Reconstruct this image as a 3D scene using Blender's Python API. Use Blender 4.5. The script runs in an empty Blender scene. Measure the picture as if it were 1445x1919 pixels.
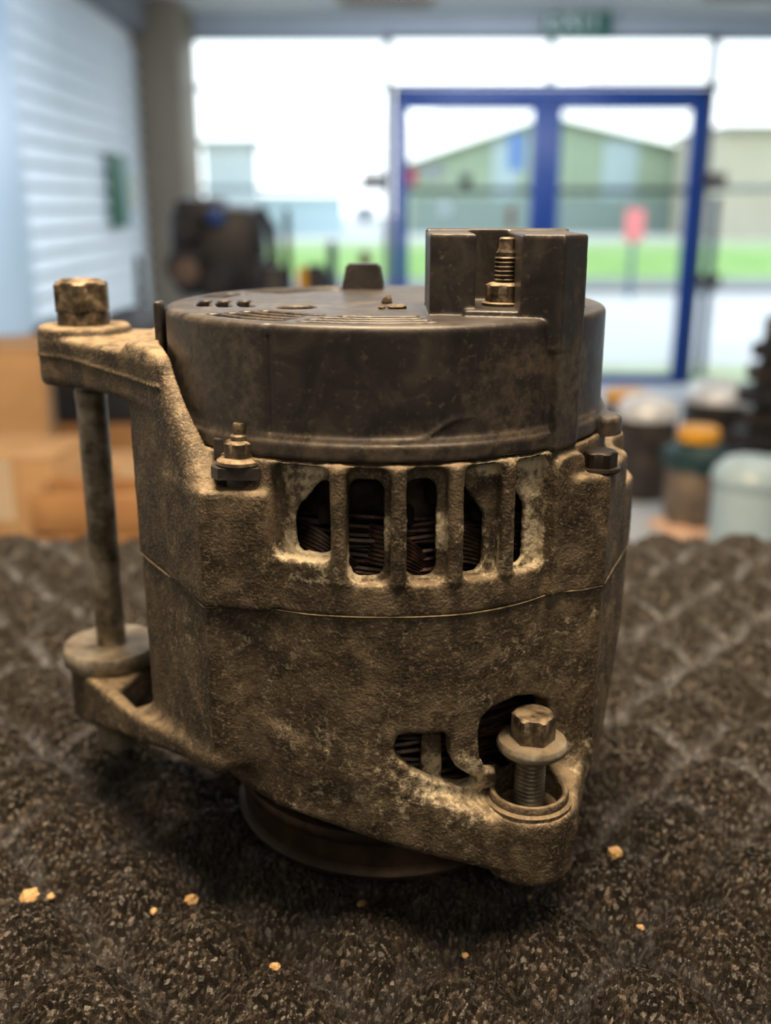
import bpy, bmesh, math, random
import numpy as np
from mathutils import Vector, Matrix

# ------------------------------------------------------------------ camera, world, lights
C = bpy.context.scene.collection
SC = bpy.context.scene
SC.view_settings.view_transform = 'Standard'
SC.view_settings.look = 'None'
SC.view_settings.gamma = 1.0
SC.view_settings.use_curve_mapping = False
SC.view_settings.exposure = 0.0
SC.cycles.use_denoising = True
SC.cycles.max_bounces = 8
SC.cycles.diffuse_bounces = 4
SC.cycles.transparent_max_bounces = 12
SC.cycles.sample_clamp_indirect = 6
SC.cycles.caustics_reflective = False
SC.cycles.caustics_refractive = False

F = 1900.0; U0 = 722.5; V0 = 959.5
PITCH = math.atan(575 / 1900)
CAM = Vector((0, -0.303, 0.195))
cd = bpy.data.cameras.new('camera')
cam = bpy.data.objects.new('camera', cd); C.objects.link(cam)
cam.location = CAM
cam.rotation_euler = (math.pi / 2 - PITCH, 0, 0)
cd.sensor_fit = 'HORIZONTAL'; cd.sensor_width = 36
cd.lens = F / 1445 * 36
cd.clip_start = 0.01; cd.clip_end = 400
cd.dof.use_dof = True
cd.dof.focus_distance = 0.262
cd.dof.aperture_fstop = 10.0
SC.camera = cam


def pt(u, v, Y):
    """world point on the sight line (u, v) at horizontal distance Y in front of the camera"""
    a = (u - U0) / F; b = (V0 - v) / F
    d = Vector((a, math.cos(PITCH) + b * math.sin(PITCH), -math.sin(PITCH) + b * math.cos(PITCH)))
    return CAM + d * (Y / d.y)


w = bpy.data.worlds.new('overcast'); SC.world = w
w.use_nodes = True
wn = w.node_tree.nodes; wl = w.node_tree.links
bg = wn['Background']
tc = wn.new('ShaderNodeTexCoord'); sx = wn.new('ShaderNodeSeparateXYZ'); rp = wn.new('ShaderNodeValToRGB')
wl.new(tc.outputs['Generated'], sx.inputs[0]); wl.new(sx.outputs['Z'], rp.inputs[0]); wl.new(rp.outputs[0], bg.inputs[0])
rp.color_ramp.elements[0].color = (0.93, 0.97, 1.0, 1); rp.color_ramp.elements[0].position = 0.0
rp.color_ramp.elements[1].color = (0.72, 0.86, 1.0, 1); rp.color_ramp.elements[1].position = 0.8
bg.inputs[1].default_value = 2.9


def area(name, loc, target, sx_, sy_, power, col):
    l = bpy.data.lights.new(name, 'AREA'); l.shape = 'RECTANGLE'; l.size = sx_; l.size_y = sy_
    l.energy = power; l.color = col
    o = bpy.data.objects.new(name, l); C.objects.link(o); o.location = loc
    o.rotation_euler = (Vector(target) - Vector(loc)).to_track_quat('-Z', 'Y').to_euler()
    return o


WARM = (1.0, 0.75, 0.48)
area('bench_lamp_light', (-0.03, -0.06, 0.98), (0.0, -0.03, 0.05), 0.75, 0.34, 38.0, WARM)
area('added_ceiling_fill_light', (0.2, -1.6, 1.34), (0.1, -0.2, 0.0), 1.2, 0.5, 6.0, (1.0, 0.82, 0.62))  # unseen fill added on the camera side for the front faces
area('added_ceiling_fill_light', (-0.3, 3.6, 1.33), (-0.5, 4.2, 0), 1.4, 1.4, 72.0, (0.78, 0.89, 1.0))  # unseen cool fill, added to brighten the left wall
area('added_ceiling_fill_light', (0.8, 5.4, 1.33), (0.8, 6.6, 0), 1.8, 0.5, 42.0, (0.86, 0.93, 1.0))  # unseen cool fill, added to brighten the doors and window wall
area('added_ceiling_fill_light', (0.9, 1.4, 1.34), (0.9, 1.4, 0), 1.2, 0.6, 6.0, (1.0, 0.92, 0.80))  # unseen fill added above the parts table

# ------------------------------------------------------------------ helpers
def tag(o, label=None, cat=None, group=None, kind=None):
    if label: o['label'] = label
    if cat: o['category'] = cat
    if group: o['group'] = group
    if kind: o['kind'] = kind
    return o


def empty(name, loc=(0, 0, 0), rz=0.0):
    o = bpy.data.objects.new(name, None); C.objects.link(o)
    o.location = loc; o.rotation_euler = (0, 0, rz); o.empty_display_size = 0.02
    return o


def link(name, me, mat, parent=None):
    o = bpy.data.objects.new(name, me); C.objects.link(o)
    if mat is not None and not me.materials: me.materials.append(mat)
    if parent is not None: o.parent = parent
    return o


def obj(name, bm, mat, parent=None, smooth=True, angle=40):
    bmesh.ops.recalc_face_normals(bm, faces=bm.faces[:])
    me = bpy.data.meshes.new(name)
    if smooth:
        lim = math.radians(angle)
        for f in bm.faces: f.smooth = True
        for e in bm.edges:
            if len(e.link_faces) == 2 and e.calc_face_angle(0) > lim: e.smooth = False
    bm.to_mesh(me); bm.free()
    return link(name, me, mat, parent)


def box(bm, c, s, rot=None, bev=0.0):
    r = bmesh.ops.create_cube(bm, size=1.0)
    vs = r['verts']
    for v in vs: v.co = Vector((v.co.x * s[0], v.co.y * s[1], v.co.z * s[2]))
    if bev > 0:
        es = list({e for v in vs for e in v.link_edges})
        rr = bmesh.ops.bevel(bm, geom=es, offset=bev, segments=2, affect='EDGES', profile=0.5)
        vs = list({v for f in rr['faces'] for v in f.verts} | {v for v in vs if v.is_valid})
        vs = list(vs)
        allv = set(vs)
        # collect the whole island
        stack = list(vs)
        while stack:
            v = stack.pop()
            for e in v.link_edges:
                ov = e.other_vert(v)
                if ov not in allv: allv.add(ov); stack.append(ov)
        vs = list(allv)
    M = Matrix.Translation(Vector(c)) @ (rot.to_4x4() if rot is not None else Matrix.Identity(4))
    for v in vs: v.co = M @ v.co
    return vs


def lathe(bm, prof, seg=48, c=(0, 0, 0), hexa=None, closed=True):
    """revolve (r, z) profile about z; hexa = list of rows to make hexagonal"""
    rows = []
    for i, (r, z) in enumerate(prof):
        row = []
        for k in range(seg):
            a = 2 * math.pi * k / seg
            rr = r
            if hexa and hexa[i]:
                m = (a + hexa[i][0]) % (math.pi / 3) - math.pi / 6
                rr = min(r, hexa[i][1] / math.cos(m))
            row.append(bm.verts.new((c[0] + rr * math.cos(a), c[1] + rr * math.sin(a), c[2] + z)))
        rows.append(row)
    for i in range(len(rows) - 1):
        for k in range(seg):
            bm.faces.new((rows[i][k], rows[i][(k + 1) % seg], rows[i + 1][(k + 1) % seg], rows[i + 1][k]))
    if closed:
        bm.faces.new(list(reversed(rows[0]))); bm.faces.new(rows[-1])
    return rows


def hexbolt(bm, c, af, corner, z0, z1, rot=0.0, cham=0.0008, seg=72):
    h = (rot, af)
    lathe(bm, [(corner, z0), (corner, z1 - cham), (corner - cham * 1.2, z1 - cham * 0.35), (corner - cham * 2.2, z1)],
          seg, c, [h, h, h, None])


def tube(bm, pts, r, seg=8, cap=True):
    rows = []
    n = len(pts)
    up = Vector((0, 0, 1))
    for i, p in enumerate(pts):
        p = Vector(p)
        t = (Vector(pts[min(i + 1, n - 1)]) - Vector(pts[max(i - 1, 0)])).normalized()
        a = t.cross(up if abs(t.z) < 0.9 else Vector((1, 0, 0))).normalized(); b = t.cross(a)
        rr = r[i] if isinstance(r, (list, tuple)) else r
        rows.append([bm.verts.new(p + (a * math.cos(2 * math.pi * k / seg) + b * math.sin(2 * math.pi * k / seg)) * rr) for k in range(seg)])
    for i in range(n - 1):
        for k in range(seg):
            bm.faces.new((rows[i][k], rows[i][(k + 1) % seg], rows[i + 1][(k + 1) % seg], rows[i + 1][k]))
    if cap:
        bm.faces.new(rows[0]); bm.faces.new(rows[-1])


def prism(bm, pts, z0, z1):
    lo = [bm.verts.new((x, y, z0)) for x, y in pts]; hi = [bm.verts.new((x, y, z1)) for x, y in pts]
    n = len(pts)
    for i in range(n): bm.faces.new((lo[i], lo[(i + 1) % n], hi[(i + 1) % n], hi[i]))
    bm.faces.new(list(reversed(lo))); bm.faces.new(hi)


def srgb(r, g, b):
    f = lambda c: (c / 255) / 12.92 if c <= 10 else (((c / 255) + 0.055) / 1.055) ** 2.4
    return (f(r), f(g), f(b), 1)


# ------------------------------------------------------------------ materials
def mat(name, cols, scale=50, rough=0.6, metal=0.0, bump=0.0, bscale=None, detail=6, rough2=None, spec=0.5,
        fine=None, attr=None, attrcol=None, attrp=(230, .42, .66, .80), coat=0.0, ramp=(0.35, 0.65), dust=None, distort=0.0):
    """procedural surface: noise between colours, optional fine speckle, crust attribute, dust on ledges"""
    m = bpy.data.materials.new(name); m.use_nodes = True
    n = m.node_tree.nodes; l = m.node_tree.links
    b = n['Principled BSDF']
    tcn = n.new('ShaderNodeTexCoord')
    no = n.new('ShaderNodeTexNoise'); no.inputs['Scale'].default_value = scale; no.inputs['Detail'].default_value = detail
    no.inputs['Roughness'].default_value = 0.62; no.inputs['Distortion'].default_value = distort
    l.new(tcn.outputs['Object'], no.inputs['Vector'])
    cr = n.new('ShaderNodeValToRGB'); l.new(no.outputs['Fac'], cr.inputs[0])
    els = cr.color_ramp.elements
    els[0].position = ramp[0]; els[1].position = ramp[1]
    els[0].color = cols[0]; els[1].color = cols[-1]
    for i, c in enumerate(cols[1:-1]):
        e = els.new(ramp[0] + (ramp[1] - ramp[0]) * (i + 1) / (len(cols) - 1)); e.color = c
    out = cr.outputs[0]

    def mixc(a, bcol, fac):
        mx = n.new('ShaderNodeMix'); mx.data_type = 'RGBA'
        l.new(fac, mx.inputs[0]); l.new(a, mx.inputs[6]); mx.inputs[7].default_value = bcol
        return mx.outputs[2]
    fineh = None
    if fine:
        fs, fcol, lo, hi = fine
        n2 = n.new('ShaderNodeTexNoise'); n2.inputs['Scale'].default_value = fs; n2.inputs['Detail'].default_value = 4
        n2.inputs['Roughness'].default_value = 0.7
        l.new(tcn.outputs['Object'], n2.inputs['Vector'])
        mr = n.new('ShaderNodeMapRange'); mr.inputs['From Min'].default_value = lo; mr.inputs['From Max'].default_value = hi
        l.new(n2.outputs['Fac'], mr.inputs['Value'])
        out = mixc(out, fcol, mr.outputs[0]); fineh = n2.outputs['Fac']
    if dust:
        dcol, dlo, dhi, damt = dust
        ge = n.new('ShaderNodeNewGeometry'); sp = n.new('ShaderNodeSeparateXYZ'); l.new(ge.outputs['Normal'], sp.inputs[0])
        mr = n.new('ShaderNodeMapRange'); mr.inputs['From Min'].default_value = dlo; mr.inputs['From Max'].default_value = dhi
        mr.inputs['To Max'].default_value = damt
        l.new(sp.outputs['Z'], mr.inputs['Value'])
        n4 = n.new('ShaderNodeTexNoise'); n4.inputs['Scale'].default_value = 260; n4.inputs['Detail'].default_value = 5
        l.new(tcn.outputs['Object'], n4.inputs['Vector'])
        m2 = n.new('ShaderNodeMapRange'); m2.inputs['From Min'].default_value = 0.3; m2.inputs['From Max'].default_value = 0.6
        l.new(n4.outputs['Fac'], m2.inputs['Value'])
        mu = n.new('ShaderNodeMath'); mu.operation = 'MULTIPLY'; l.new(mr.outputs[0], mu.inputs[0]); l.new(m2.outputs[0], mu.inputs[1])
        out = mixc(out, dcol, mu.outputs[0])
    if attr:
        at = n.new('ShaderNodeAttribute'); at.attribute_name = attr
        n3 = n.new('ShaderNodeTexNoise'); n3.inputs['Scale'].default_value = attrp[0]; n3.inputs['Detail'].default_value = 8
        n3.inputs['Roughness'].default_value = 0.75
        l.new(tcn.outputs['Object'], n3.inputs['Vector'])
        ad = n.new('ShaderNodeMath'); ad.operation = 'MULTIPLY_ADD'; l.new(at.outputs['Fac'], ad.inputs[0]); ad.inputs[1].default_value = attrp[1]
        l.new(n3.outputs['Fac'], ad.inputs[2])
        mr = n.new('ShaderNodeMapRange'); mr.inputs['From Min'].default_value = attrp[2]; mr.inputs['From Max'].default_value = attrp[3]
        l.new(ad.outputs[0], mr.inputs['Value'])
        out = mixc(out, attrcol, mr.outputs[0])
    l.new(out, b.inputs['Base Color'])
    b.inputs['Roughness'].default_value = rough
    if rough2 is not None:
        mr = n.new('ShaderNodeMapRange'); mr.inputs['From Min'].default_value = 0.3; mr.inputs['From Max'].default_value = 0.7
        mr.inputs['To Min'].default_value = rough; mr.inputs['To Max'].default_value = rough2
        l.new(no.outputs['Fac'], mr.inputs['Value']); l.new(mr.outputs[0], b.inputs['Roughness'])
    b.inputs['Metallic'].default_value = metal
    b.inputs['Specular IOR Level'].default_value = spec
    b.inputs['Coat Weight'].default_value = coat
    if bump > 0:
        bn = n.new('ShaderNodeTexNoise'); bn.inputs['Scale'].default_value = bscale or scale * 4; bn.inputs['Detail'].default_value = 5
        l.new(tcn.outputs['Object'], bn.inputs['Vector'])
        bp = n.new('ShaderNodeBump'); bp.inputs['Strength'].default_value = 1.0; bp.inputs['Distance'].default_value = bump
        l.new(bn.outputs['Fac'], bp.inputs['Height']); l.new(bp.outputs[0], b.inputs['Normal'])
    return m


def plain(name, col, rough=0.6, metal=0.0, var=0.12, scale=6, **k):
    c2 = tuple(x * (1 - var) for x in col[:3]) + (1,)
    return mat(name, [c2, col], scale=scale, rough=rough, metal=metal, **k)


def emit(name, col, s):
    m = bpy.data.materials.new(name); m.use_nodes = True
    n = m.node_tree.nodes; n.clear()
    e = n.new('ShaderNodeEmission'); e.inputs[0].default_value = col; e.inputs[1].default_value = s
    o = n.new('ShaderNodeOutputMaterial'); m.node_tree.links.new(e.outputs[0], o.inputs[0])
    return m


def glassmat(name, tint=(1, 1, 1, 1), refl=0.06):
    m = bpy.data.materials.new(name); m.use_nodes = True
    n = m.node_tree.nodes; n.clear(); l = m.node_tree.links
    t = n.new('ShaderNodeBsdfTransparent'); t.inputs[0].default_value = tint
    g = n.new('ShaderNodeBsdfGlossy'); g.inputs['Roughness'].default_value = 0.03
    mx = n.new('ShaderNodeMixShader'); mx.inputs[0].default_value = refl
    o = n.new('ShaderNodeOutputMaterial')
    l.new(t.outputs[0], mx.inputs[1]); l.new(g.outputs[0], mx.inputs[2]); l.new(mx.outputs[0], o.inputs[0])
    return m


ALU = mat('dirty_cast_aluminium', [(0.030, 0.0235, 0.0165, 1), (0.074, 0.057, 0.038, 1), (0.165, 0.130, 0.087, 1)], scale=95, rough=0.55, rough2=0.75,
          metal=0.25, bump=0.0004, bscale=1300, fine=(950, (0.31, 0.245, 0.165, 1), 0.53, 0.74), attr='crust', attrcol=(0.60, 0.53, 0.39, 1), attrp=(340, .42, .64, .80),
          dust=((0.33, 0.25, 0.155, 1), 0.35, 0.95, 0.7), distort=0.6)
PLA = mat('dusty_black_plastic', [(0.014, 0.0125, 0.0135, 1), (0.024, 0.021, 0.0215, 1), (0.046, 0.039, 0.034, 1)], scale=90, rough=0.33, rough2=0.52,
          metal=0.0, bump=0.00004, bscale=900, fine=(520, (0.12, 0.095, 0.068, 1), 0.58, 0.78), spec=0.5, distort=0.8,
          dust=((0.085, 0.08, 0.078, 1), 0.6, 1.0, 0.25), attr='crust', attrcol=(0.115, 0.092, 0.066, 1), attrp=(330, .34, .60, .92))
STEEL = mat('grimy_zinc_steel', [(0.10, 0.085, 0.06, 1), (0.26, 0.23, 0.18, 1), (0.46, 0.43, 0.36, 1)], scale=110, rough=0.30, rough2=0.5, metal=0.5,
            bump=0.0001, bscale=900, fine=(900, (0.05, 0.04, 0.03, 1), 0.58, 0.75), dust=((0.30, 0.23, 0.15, 1), 0.6, 1.0, 0.6))
BOLT = mat('rusty_bolt_steel', [(0.028, 0.022, 0.017, 1), (0.085, 0.067, 0.046, 1), (0.21, 0.17, 0.12, 1)], scale=260, rough=0.42, rough2=0.65, metal=0.5,
           bump=0.0002, bscale=800, dust=((0.34, 0.26, 0.17, 1), 0.6, 1.0, 0.7))
COP = mat('varnished_copper_wire', [(0.008, 0.006, 0.005, 1), (0.028, 0.018, 0.014, 1), (0.10, 0.052, 0.036, 1)], scale=260, rough=0.4, metal=0.35, bump=0.0001, bscale=1500)
DARK = mat('dark_inner_plastic', [(0.004, 0.004, 0.005, 1), (0.016, 0.014, 0.014, 1)], scale=220, rough=0.85, spec=.15, bump=.0004, bscale=400)
CORE = mat('laminated_core_steel', [(0.02, 0.016, 0.013, 1), (0.08, 0.06, 0.045, 1)], scale=200, rough=0.6, metal=0.4)
PUL = mat('rusty_pulley_steel', [(0.014, 0.010, 0.008, 1), (0.035, 0.023, 0.017, 1), (0.085, 0.058, 0.038, 1)], scale=60, rough=0.5, metal=0.4, bump=0.00015, bscale=500)
CRUMB = mat('tan_chip', [(0.30, 0.18, 0.07, 1), (0.50, 0.34, 0.17, 1)], scale=700, rough=0.7)

# ------------------------------------------------------------------ signed-distance modelling (millimetres)
class Grid:
    def __init__(s, lo, hi, h):
        s.h = h; lo = s.lo = tuple(c + o for c, o in zip(lo, (.137, .171, .113)))   # keeps planes off the grid nodes
        s.ax = [np.arange(lo[i], hi[i] + h, h, dtype=np.float32) for i in range(3)]
        s.F = np.full([len(a) for a in s.ax], 50.0, np.float32)

    def sub(s, lo=(-1e9,) * 3, hi=(1e9,) * 3):
        sl = []
        for i in range(3):
            a = s.ax[i]; i0 = int(np.searchsorted(a, lo[i])); i1 = int(np.searchsorted(a, hi[i]))
            sl.append(slice(i0, i1))
        X = s.ax[0][sl[0]][:, None, None]; Y = s.ax[1][sl[1]][None, :, None]; Z = s.ax[2][sl[2]][None, None, :]
        return X, Y, Z, s.F[tuple(sl)]


def smin(a, b, k):
    h = np.clip(0.5 + 0.5 * (b - a) / k, 0, 1)
    return b * (1 - h) + a * h - k * h * (1 - h)


def smax(a, b, k): return -smin(-a, -b, k)


def add(g, d_fn, lo, hi, k=1.5):
    X, Y, Z, Fv = g.sub([c - k for c in lo], [c + k for c in hi])
    Fv[...] = smin(Fv, d_fn(X, Y, Z), k)


def cut(g, d_fn, lo, hi, k=0.6):
    X, Y, Z, Fv = g.sub(lo, hi)
    Fv[...] = smax(Fv, -d_fn(X, Y, Z), k)


def ext(d2, Z, z0, z1, r=1.0):
    a = d2 + r; b = np.abs(Z - (z0 + z1) / 2) - (z1 - z0) / 2 + r
    return np.minimum(np.maximum(a, b), 0) + np.sqrt(np.maximum(a, 0) ** 2 + np.maximum(b, 0) ** 2) - r


def circ(X, Y, cx, cy, r): return np.sqrt((X - cx) ** 2 + (Y - cy) ** 2) - r


def poly(X, Y, P):
    d = None; s = np.ones(np.broadcast(X, Y).shape, np.float32)
    n = len(P)
    for i in range(n):
        ax, ay = P[i]; bx, by = P[i - 1]
        ex, ey = bx - ax, by - ay
        wx, wy = X - ax, Y - ay
        t = np.clip((wx * ex + wy * ey) / (ex * ex + ey * ey), 0, 1)
        q = (wx - ex * t) ** 2 + (wy - ey * t) ** 2
        d = q if d is None else np.minimum(d, q)
        c1 = Y >= ay; c2 = Y < by; c3 = ex * wy > ey * wx
        flip = (c1 & c2 & c3) | (~c1 & ~c2 & ~c3)
        s = np.where(flip, -s, s)
    return s * np.sqrt(d)


def rbox2(a, b, ca, cb, ha, hb, r):
    qa = np.abs(a - ca) - ha + r; qb = np.abs(b - cb) - hb + r
    return np.minimum(np.maximum(qa, qb), 0) + np.sqrt(np.maximum(qa, 0) ** 2 + np.maximum(qb, 0) ** 2) - r


def noise3(p, seed=0):
    """value noise, p (N,3) -> 0..1"""
    i = np.floor(p).astype(np.int64); f = p - i; f = f * f * (3 - 2 * f)
    r = np.zeros(len(p))
    for dx in (0, 1):
        for dy in (0, 1):
            for dz in (0, 1):
                h = (i[:, 0] + dx) * 73856093 ^ (i[:, 1] + dy) * 19349663 ^ (i[:, 2] + dz) * 83492791 ^ (seed * 2654435761)
                h = (h ^ (h >> 13)) * 1274126177 & 0x7fffffff
                h = (h ^ (h >> 15)) & 0xffff
                r += h / 65535.0 * (f[:, 0] if dx else 1 - f[:, 0]) * (f[:, 1] if dy else 1 - f[:, 1]) * (f[:, 2] if dz else 1 - f[:, 2])
    return r


def nets(g):
    """surface nets -> verts (N,3) mm, quads (M,4)"""
    Fg = g.F; ins = Fg < 0
    c = np.zeros([n - 1 for n in Fg.shape], np.int8)
    for dx in (0, 1):
        for dy in (0, 1):
            for dz in (0, 1):
                c += ins[dx:dx + c.shape[0], dy:dy + c.shape[1], dz:dz + c.shape[2]]
    act = (c > 0) & (c < 8)
    idx = np.argwhere(act)
    vid = np.full(c.shape, -1, np.int32); vid[act] = np.arange(len(idx))
    corners = [(a, b, d) for a in (0, 1) for b in (0, 1) for d in (0, 1)]
    val = {k: Fg[idx[:, 0] + k[0], idx[:, 1] + k[1], idx[:, 2] + k[2]] for k in corners}
    P = np.zeros((len(idx), 3)); cnt = np.zeros(len(idx))
    for k in corners:
        for ax in range(3):
            if k[ax] == 0:
                k2 = list(k); k2[ax] = 1; k2 = tuple(k2)
                a, b = val[k], val[k2]
                m = (a < 0) != (b < 0)
                t = np.where(m, a / np.where(m, a - b, 1), 0)
                q = np.tile(np.array(k, float), (len(idx), 1)); q[:, ax] += t
                P[m] += q[m]; cnt += m
    P /= cnt[:, None]
    V = (idx + P) * g.h + np.array(g.lo)
    Q = []
    for ax in range(3):
        b, d = [(1, 2), (2, 0), (0, 1)][ax]
        s0 = [slice(None)] * 3; s1 = [slice(None)] * 3
        s0[ax] = slice(0, -1); s1[ax] = slice(1, None)
        e = ins[tuple(s0)] != ins[tuple(s1)]
        E = np.argwhere(e)
        E = E[(E[:, b] > 0) & (E[:, d] > 0) & (E[:, b] < Fg.shape[b] - 1) & (E[:, d] < Fg.shape[d] - 1)]
        o = []
        for ob, od in ((0, 0), (-1, 0), (-1, -1), (0, -1)):
            q = E.copy(); q[:, b] += ob; q[:, d] += od
            o.append(vid[q[:, 0], q[:, 1], q[:, 2]])
        q = np.stack(o, 1)
        fl = ~ins[E[:, 0], E[:, 1], E[:, 2]]
        q[fl] = q[fl][:, ::-1]
        Q.append(q)
    return V, np.concatenate(Q)


def net_obj(name, g, material, parent, rough=0.1, crust=None):
    V, Q = nets(g)
    # normals from the field gradient, used for a little casting roughness
    if rough > 0:
        ii = np.clip(((V - np.array(g.lo)) / g.h).round().astype(int), 1, np.array(g.F.shape) - 2)
        N = np.stack([g.F[ii[:, 0] + 1, ii[:, 1], ii[:, 2]] - g.F[ii[:, 0] - 1, ii[:, 1], ii[:, 2]],
                      g.F[ii[:, 0], ii[:, 1] + 1, ii[:, 2]] - g.F[ii[:, 0], ii[:, 1] - 1, ii[:, 2]],
                      g.F[ii[:, 0], ii[:, 1], ii[:, 2] + 1] - g.F[ii[:, 0], ii[:, 1], ii[:, 2] - 1]], 1).astype(float)
        N /= np.linalg.norm(N, axis=1)[:, None] + 1e-9
        nz = (noise3(V / 1.3, 1) - 0.5) * rough + (noise3(V / 5.0, 2) - 0.5) * rough * 1.6
        cr = crust(V) if crust else None
        if cr is not None: nz += np.clip(cr, 0, 1) * (noise3(V / 1.1, 7) - 0.4) * (0.7 if rough > .1 else 0.08)
        V = V + N * nz[:, None]
    else:
        cr = crust(V) if crust else None
    me = bpy.data.meshes.new(name)
    me.vertices.add(len(V)); me.vertices.foreach_set('co', (V * 0.001).astype(np.float32).ravel())
    me.loops.add(Q.size); me.loops.foreach_set('vertex_index', Q.astype(np.int32).ravel())
    me.polygons.add(len(Q)); me.polygons.foreach_set('loop_start', np.arange(0, Q.size, 4, dtype=np.int32))
    me.polygons.foreach_set('use_smooth', np.ones(len(Q), bool))
    me.update(calc_edges=True)
    if cr is not None:
        a = me.attributes.new('crust', 'FLOAT', 'POINT'); a.data.foreach_set('value', cr.astype(np.float32))
    return link(name, me, material, parent)


def ang(X, Y): return np.degrees(np.arctan2(Y, X)) % 360


# ================================================================== SETTING
FLOOR_Z = -1.09
WY = 7.1           # window wall
CEIL = 1.40
YW = WY - CAM.y


def wx(u, v=330): return pt(u, v, YW).x
def wz(v): return pt(722, v, YW).z


M_wallw = plain('white_wall_paint', (0.78, 0.81, 0.84, 1), 0.6, var=0.05, scale=2)
M_shut = mat('white_slatted_cladding', [(0.70, 0.76, 0.82, 1), (0.80, 0.85, 0.90, 1)], scale=3, rough=0.42)
M_col = plain('grey_brown_column_paint', srgb(128, 116, 100), 0.6)
M_frame = plain('pale_grey_window_aluminium', srgb(150, 165, 180), 0.45, var=0.05)
M_dframe = plain('dark_grey_mullion', srgb(78, 88, 98), 0.5, var=0.05)
M_blue = plain('blue_door_paint', (0.006, 0.062, 0.33, 1), 0.35, var=0.08)
M_floor = mat('grey_workshop_floor', [srgb(120, 118, 112), srgb(160, 156, 148)], scale=2.5, rough=0.5)
M_ceil = plain('pale_ceiling_paint', srgb(205, 208, 210), 0.7, var=0.04)
M_glass = glassmat('window_glass', (0.97, 0.985, 0.98, 1), 0.05)
M_dglass = glassmat('door_glass', (0.94, 0.96, 0.94, 1), 0.06)


def sbox(name, lo, hi, m, parent=None, bev=0.0, smooth=False):
    bm = bmesh.new()
    box(bm, [(a + b) / 2 for a, b in zip(lo, hi)], [b - a for a, b in zip(lo, hi)], bev=bev)
    return obj(name, bm, m, parent, smooth=bev > 0, angle=60)


def struct(o): o['kind'] = 'structure'; return o


XL, XR, YB = -1.56, 4.2, -3.6
struct(sbox('floor', (XL - .1, YB - .1, FLOOR_Z - .1), (XR + .1, WY + .1, FLOOR_Z), M_floor))
struct(sbox('ceiling', (XL - .1, YB - .1, CEIL), (XR + .1, WY - .001, CEIL + .1), M_ceil))
struct(sbox('wall_right', (XR, YB, FLOOR_Z), (XR + .1, WY, CEIL), M_wallw))
struct(sbox('wall_back', (XL - .1, YB - .1, FLOOR_Z), (XR + .1, YB, CEIL), M_wallw))
# left wall: painted wall carrying horizontal slats
wlft = struct(sbox('wall_left', (XL - .1, YB, FLOOR_Z), (XL, WY, CEIL), M_wallw))
bm = bmesh.new()
pr = [(0, 0), (0.030, 0.010), (0.034, 0.020), (0.012, 0.084), (0, 0.095)]
lo = [bm.verts.new((x, 0, z)) for x, z in pr]; hi = [bm.verts.new((x, 2.25, z)) for x, z in pr]
for i in range(len(pr)): bm.faces.new((lo[i], lo[(i + 1) % len(pr)], hi[(i + 1) % len(pr)], hi[i]))
bm.faces.new(lo); bm.faces.new(hi)
s0 = obj('slat', bm, M_shut, wlft, smooth=False)
s0.location = (XL, 4.20, FLOOR_Z + 0.02)
for i in range(1, 23):
    s = s0.copy(); C.objects.link(s); s.location.z = FLOOR_Z + 0.02 + i * 0.0955
# smooth tall panel nearer the camera on the left
struct(sbox('trim_1', (XL, 2.2, FLOOR_Z), (XL + .05, 4.17, 1.19), plain('bluish_white_panel', srgb(196, 212, 228), 0.35, var=0.04), bev=.008))
struct(sbox('trim_2', (XL, -1.5, 1.20), (XL + .10, WY - .4, CEIL), plain('grey_cladding_header', srgb(120, 122, 128), 0.5)))
struct(sbox('trim_3', (XL, WY - .62, FLOOR_Z), (XL + .29, WY - .02, CEIL), M_col, bev=.012))

# window wall: solid header and pier, then glazing
HEAD = wz(66)
struct(sbox('wall_front', (XL - .1, WY, HEAD), (XR + .1, WY + .15, CEIL + .1), plain('grey_bulkhead_paint', srgb(176, 184, 196), 0.6, var=0.05)))
xa, xb, xc, xd = wx(365), wx(728), wx(1025), wx(1322)
struct(sbox('wall_pier', (XL - .1, WY, FLOOR_Z), (xa - .02, WY + .15, HEAD), plain('pale_pier_paint', srgb(168, 176, 190), 0.6)))
TR = wz(163); MID = wz(354)


def bar(name, lo, hi, m, par): return sbox(name, lo, hi, m, par, bev=.004)


def window(name, x0, x1, z0, z1, mids, m, glass, t=.03, lab=None):
    r = empty(name, ((x0 + x1) / 2, WY, z0)); r['kind'] = 'structure'
    ox, oz = r.location.x, r.location.z
    def L(a, b, c, d, e, f, nm='frame', mm=m):
        o = sbox(nm, (a - ox, b, c - oz), (d - ox, e, f - oz), mm, r, bev=.004 if nm != 'pane' else 0)
        return o
    L(x0, .02, z0, x0 + t, .08, z1); L(x1 - t, .02, z0, x1, .08, z1)
    L(x0, .02, z1 - t, x1, .08, z1); L(x0, .02, z0, x1, .08, z0 + t)
    zs = [z0 + t / 2] + list(mids) + [z1 - t / 2]
    for zz in mids: L(x0, .02, zz - t / 2, x1, .08, zz + t / 2, 'rail')
    for a, b in zip(zs[:-1], zs[1:]):
        L(x0 + t, .045, a + t / 2, x1 - t, .052, b - t / 2, 'pane', glass)
    return r


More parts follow.
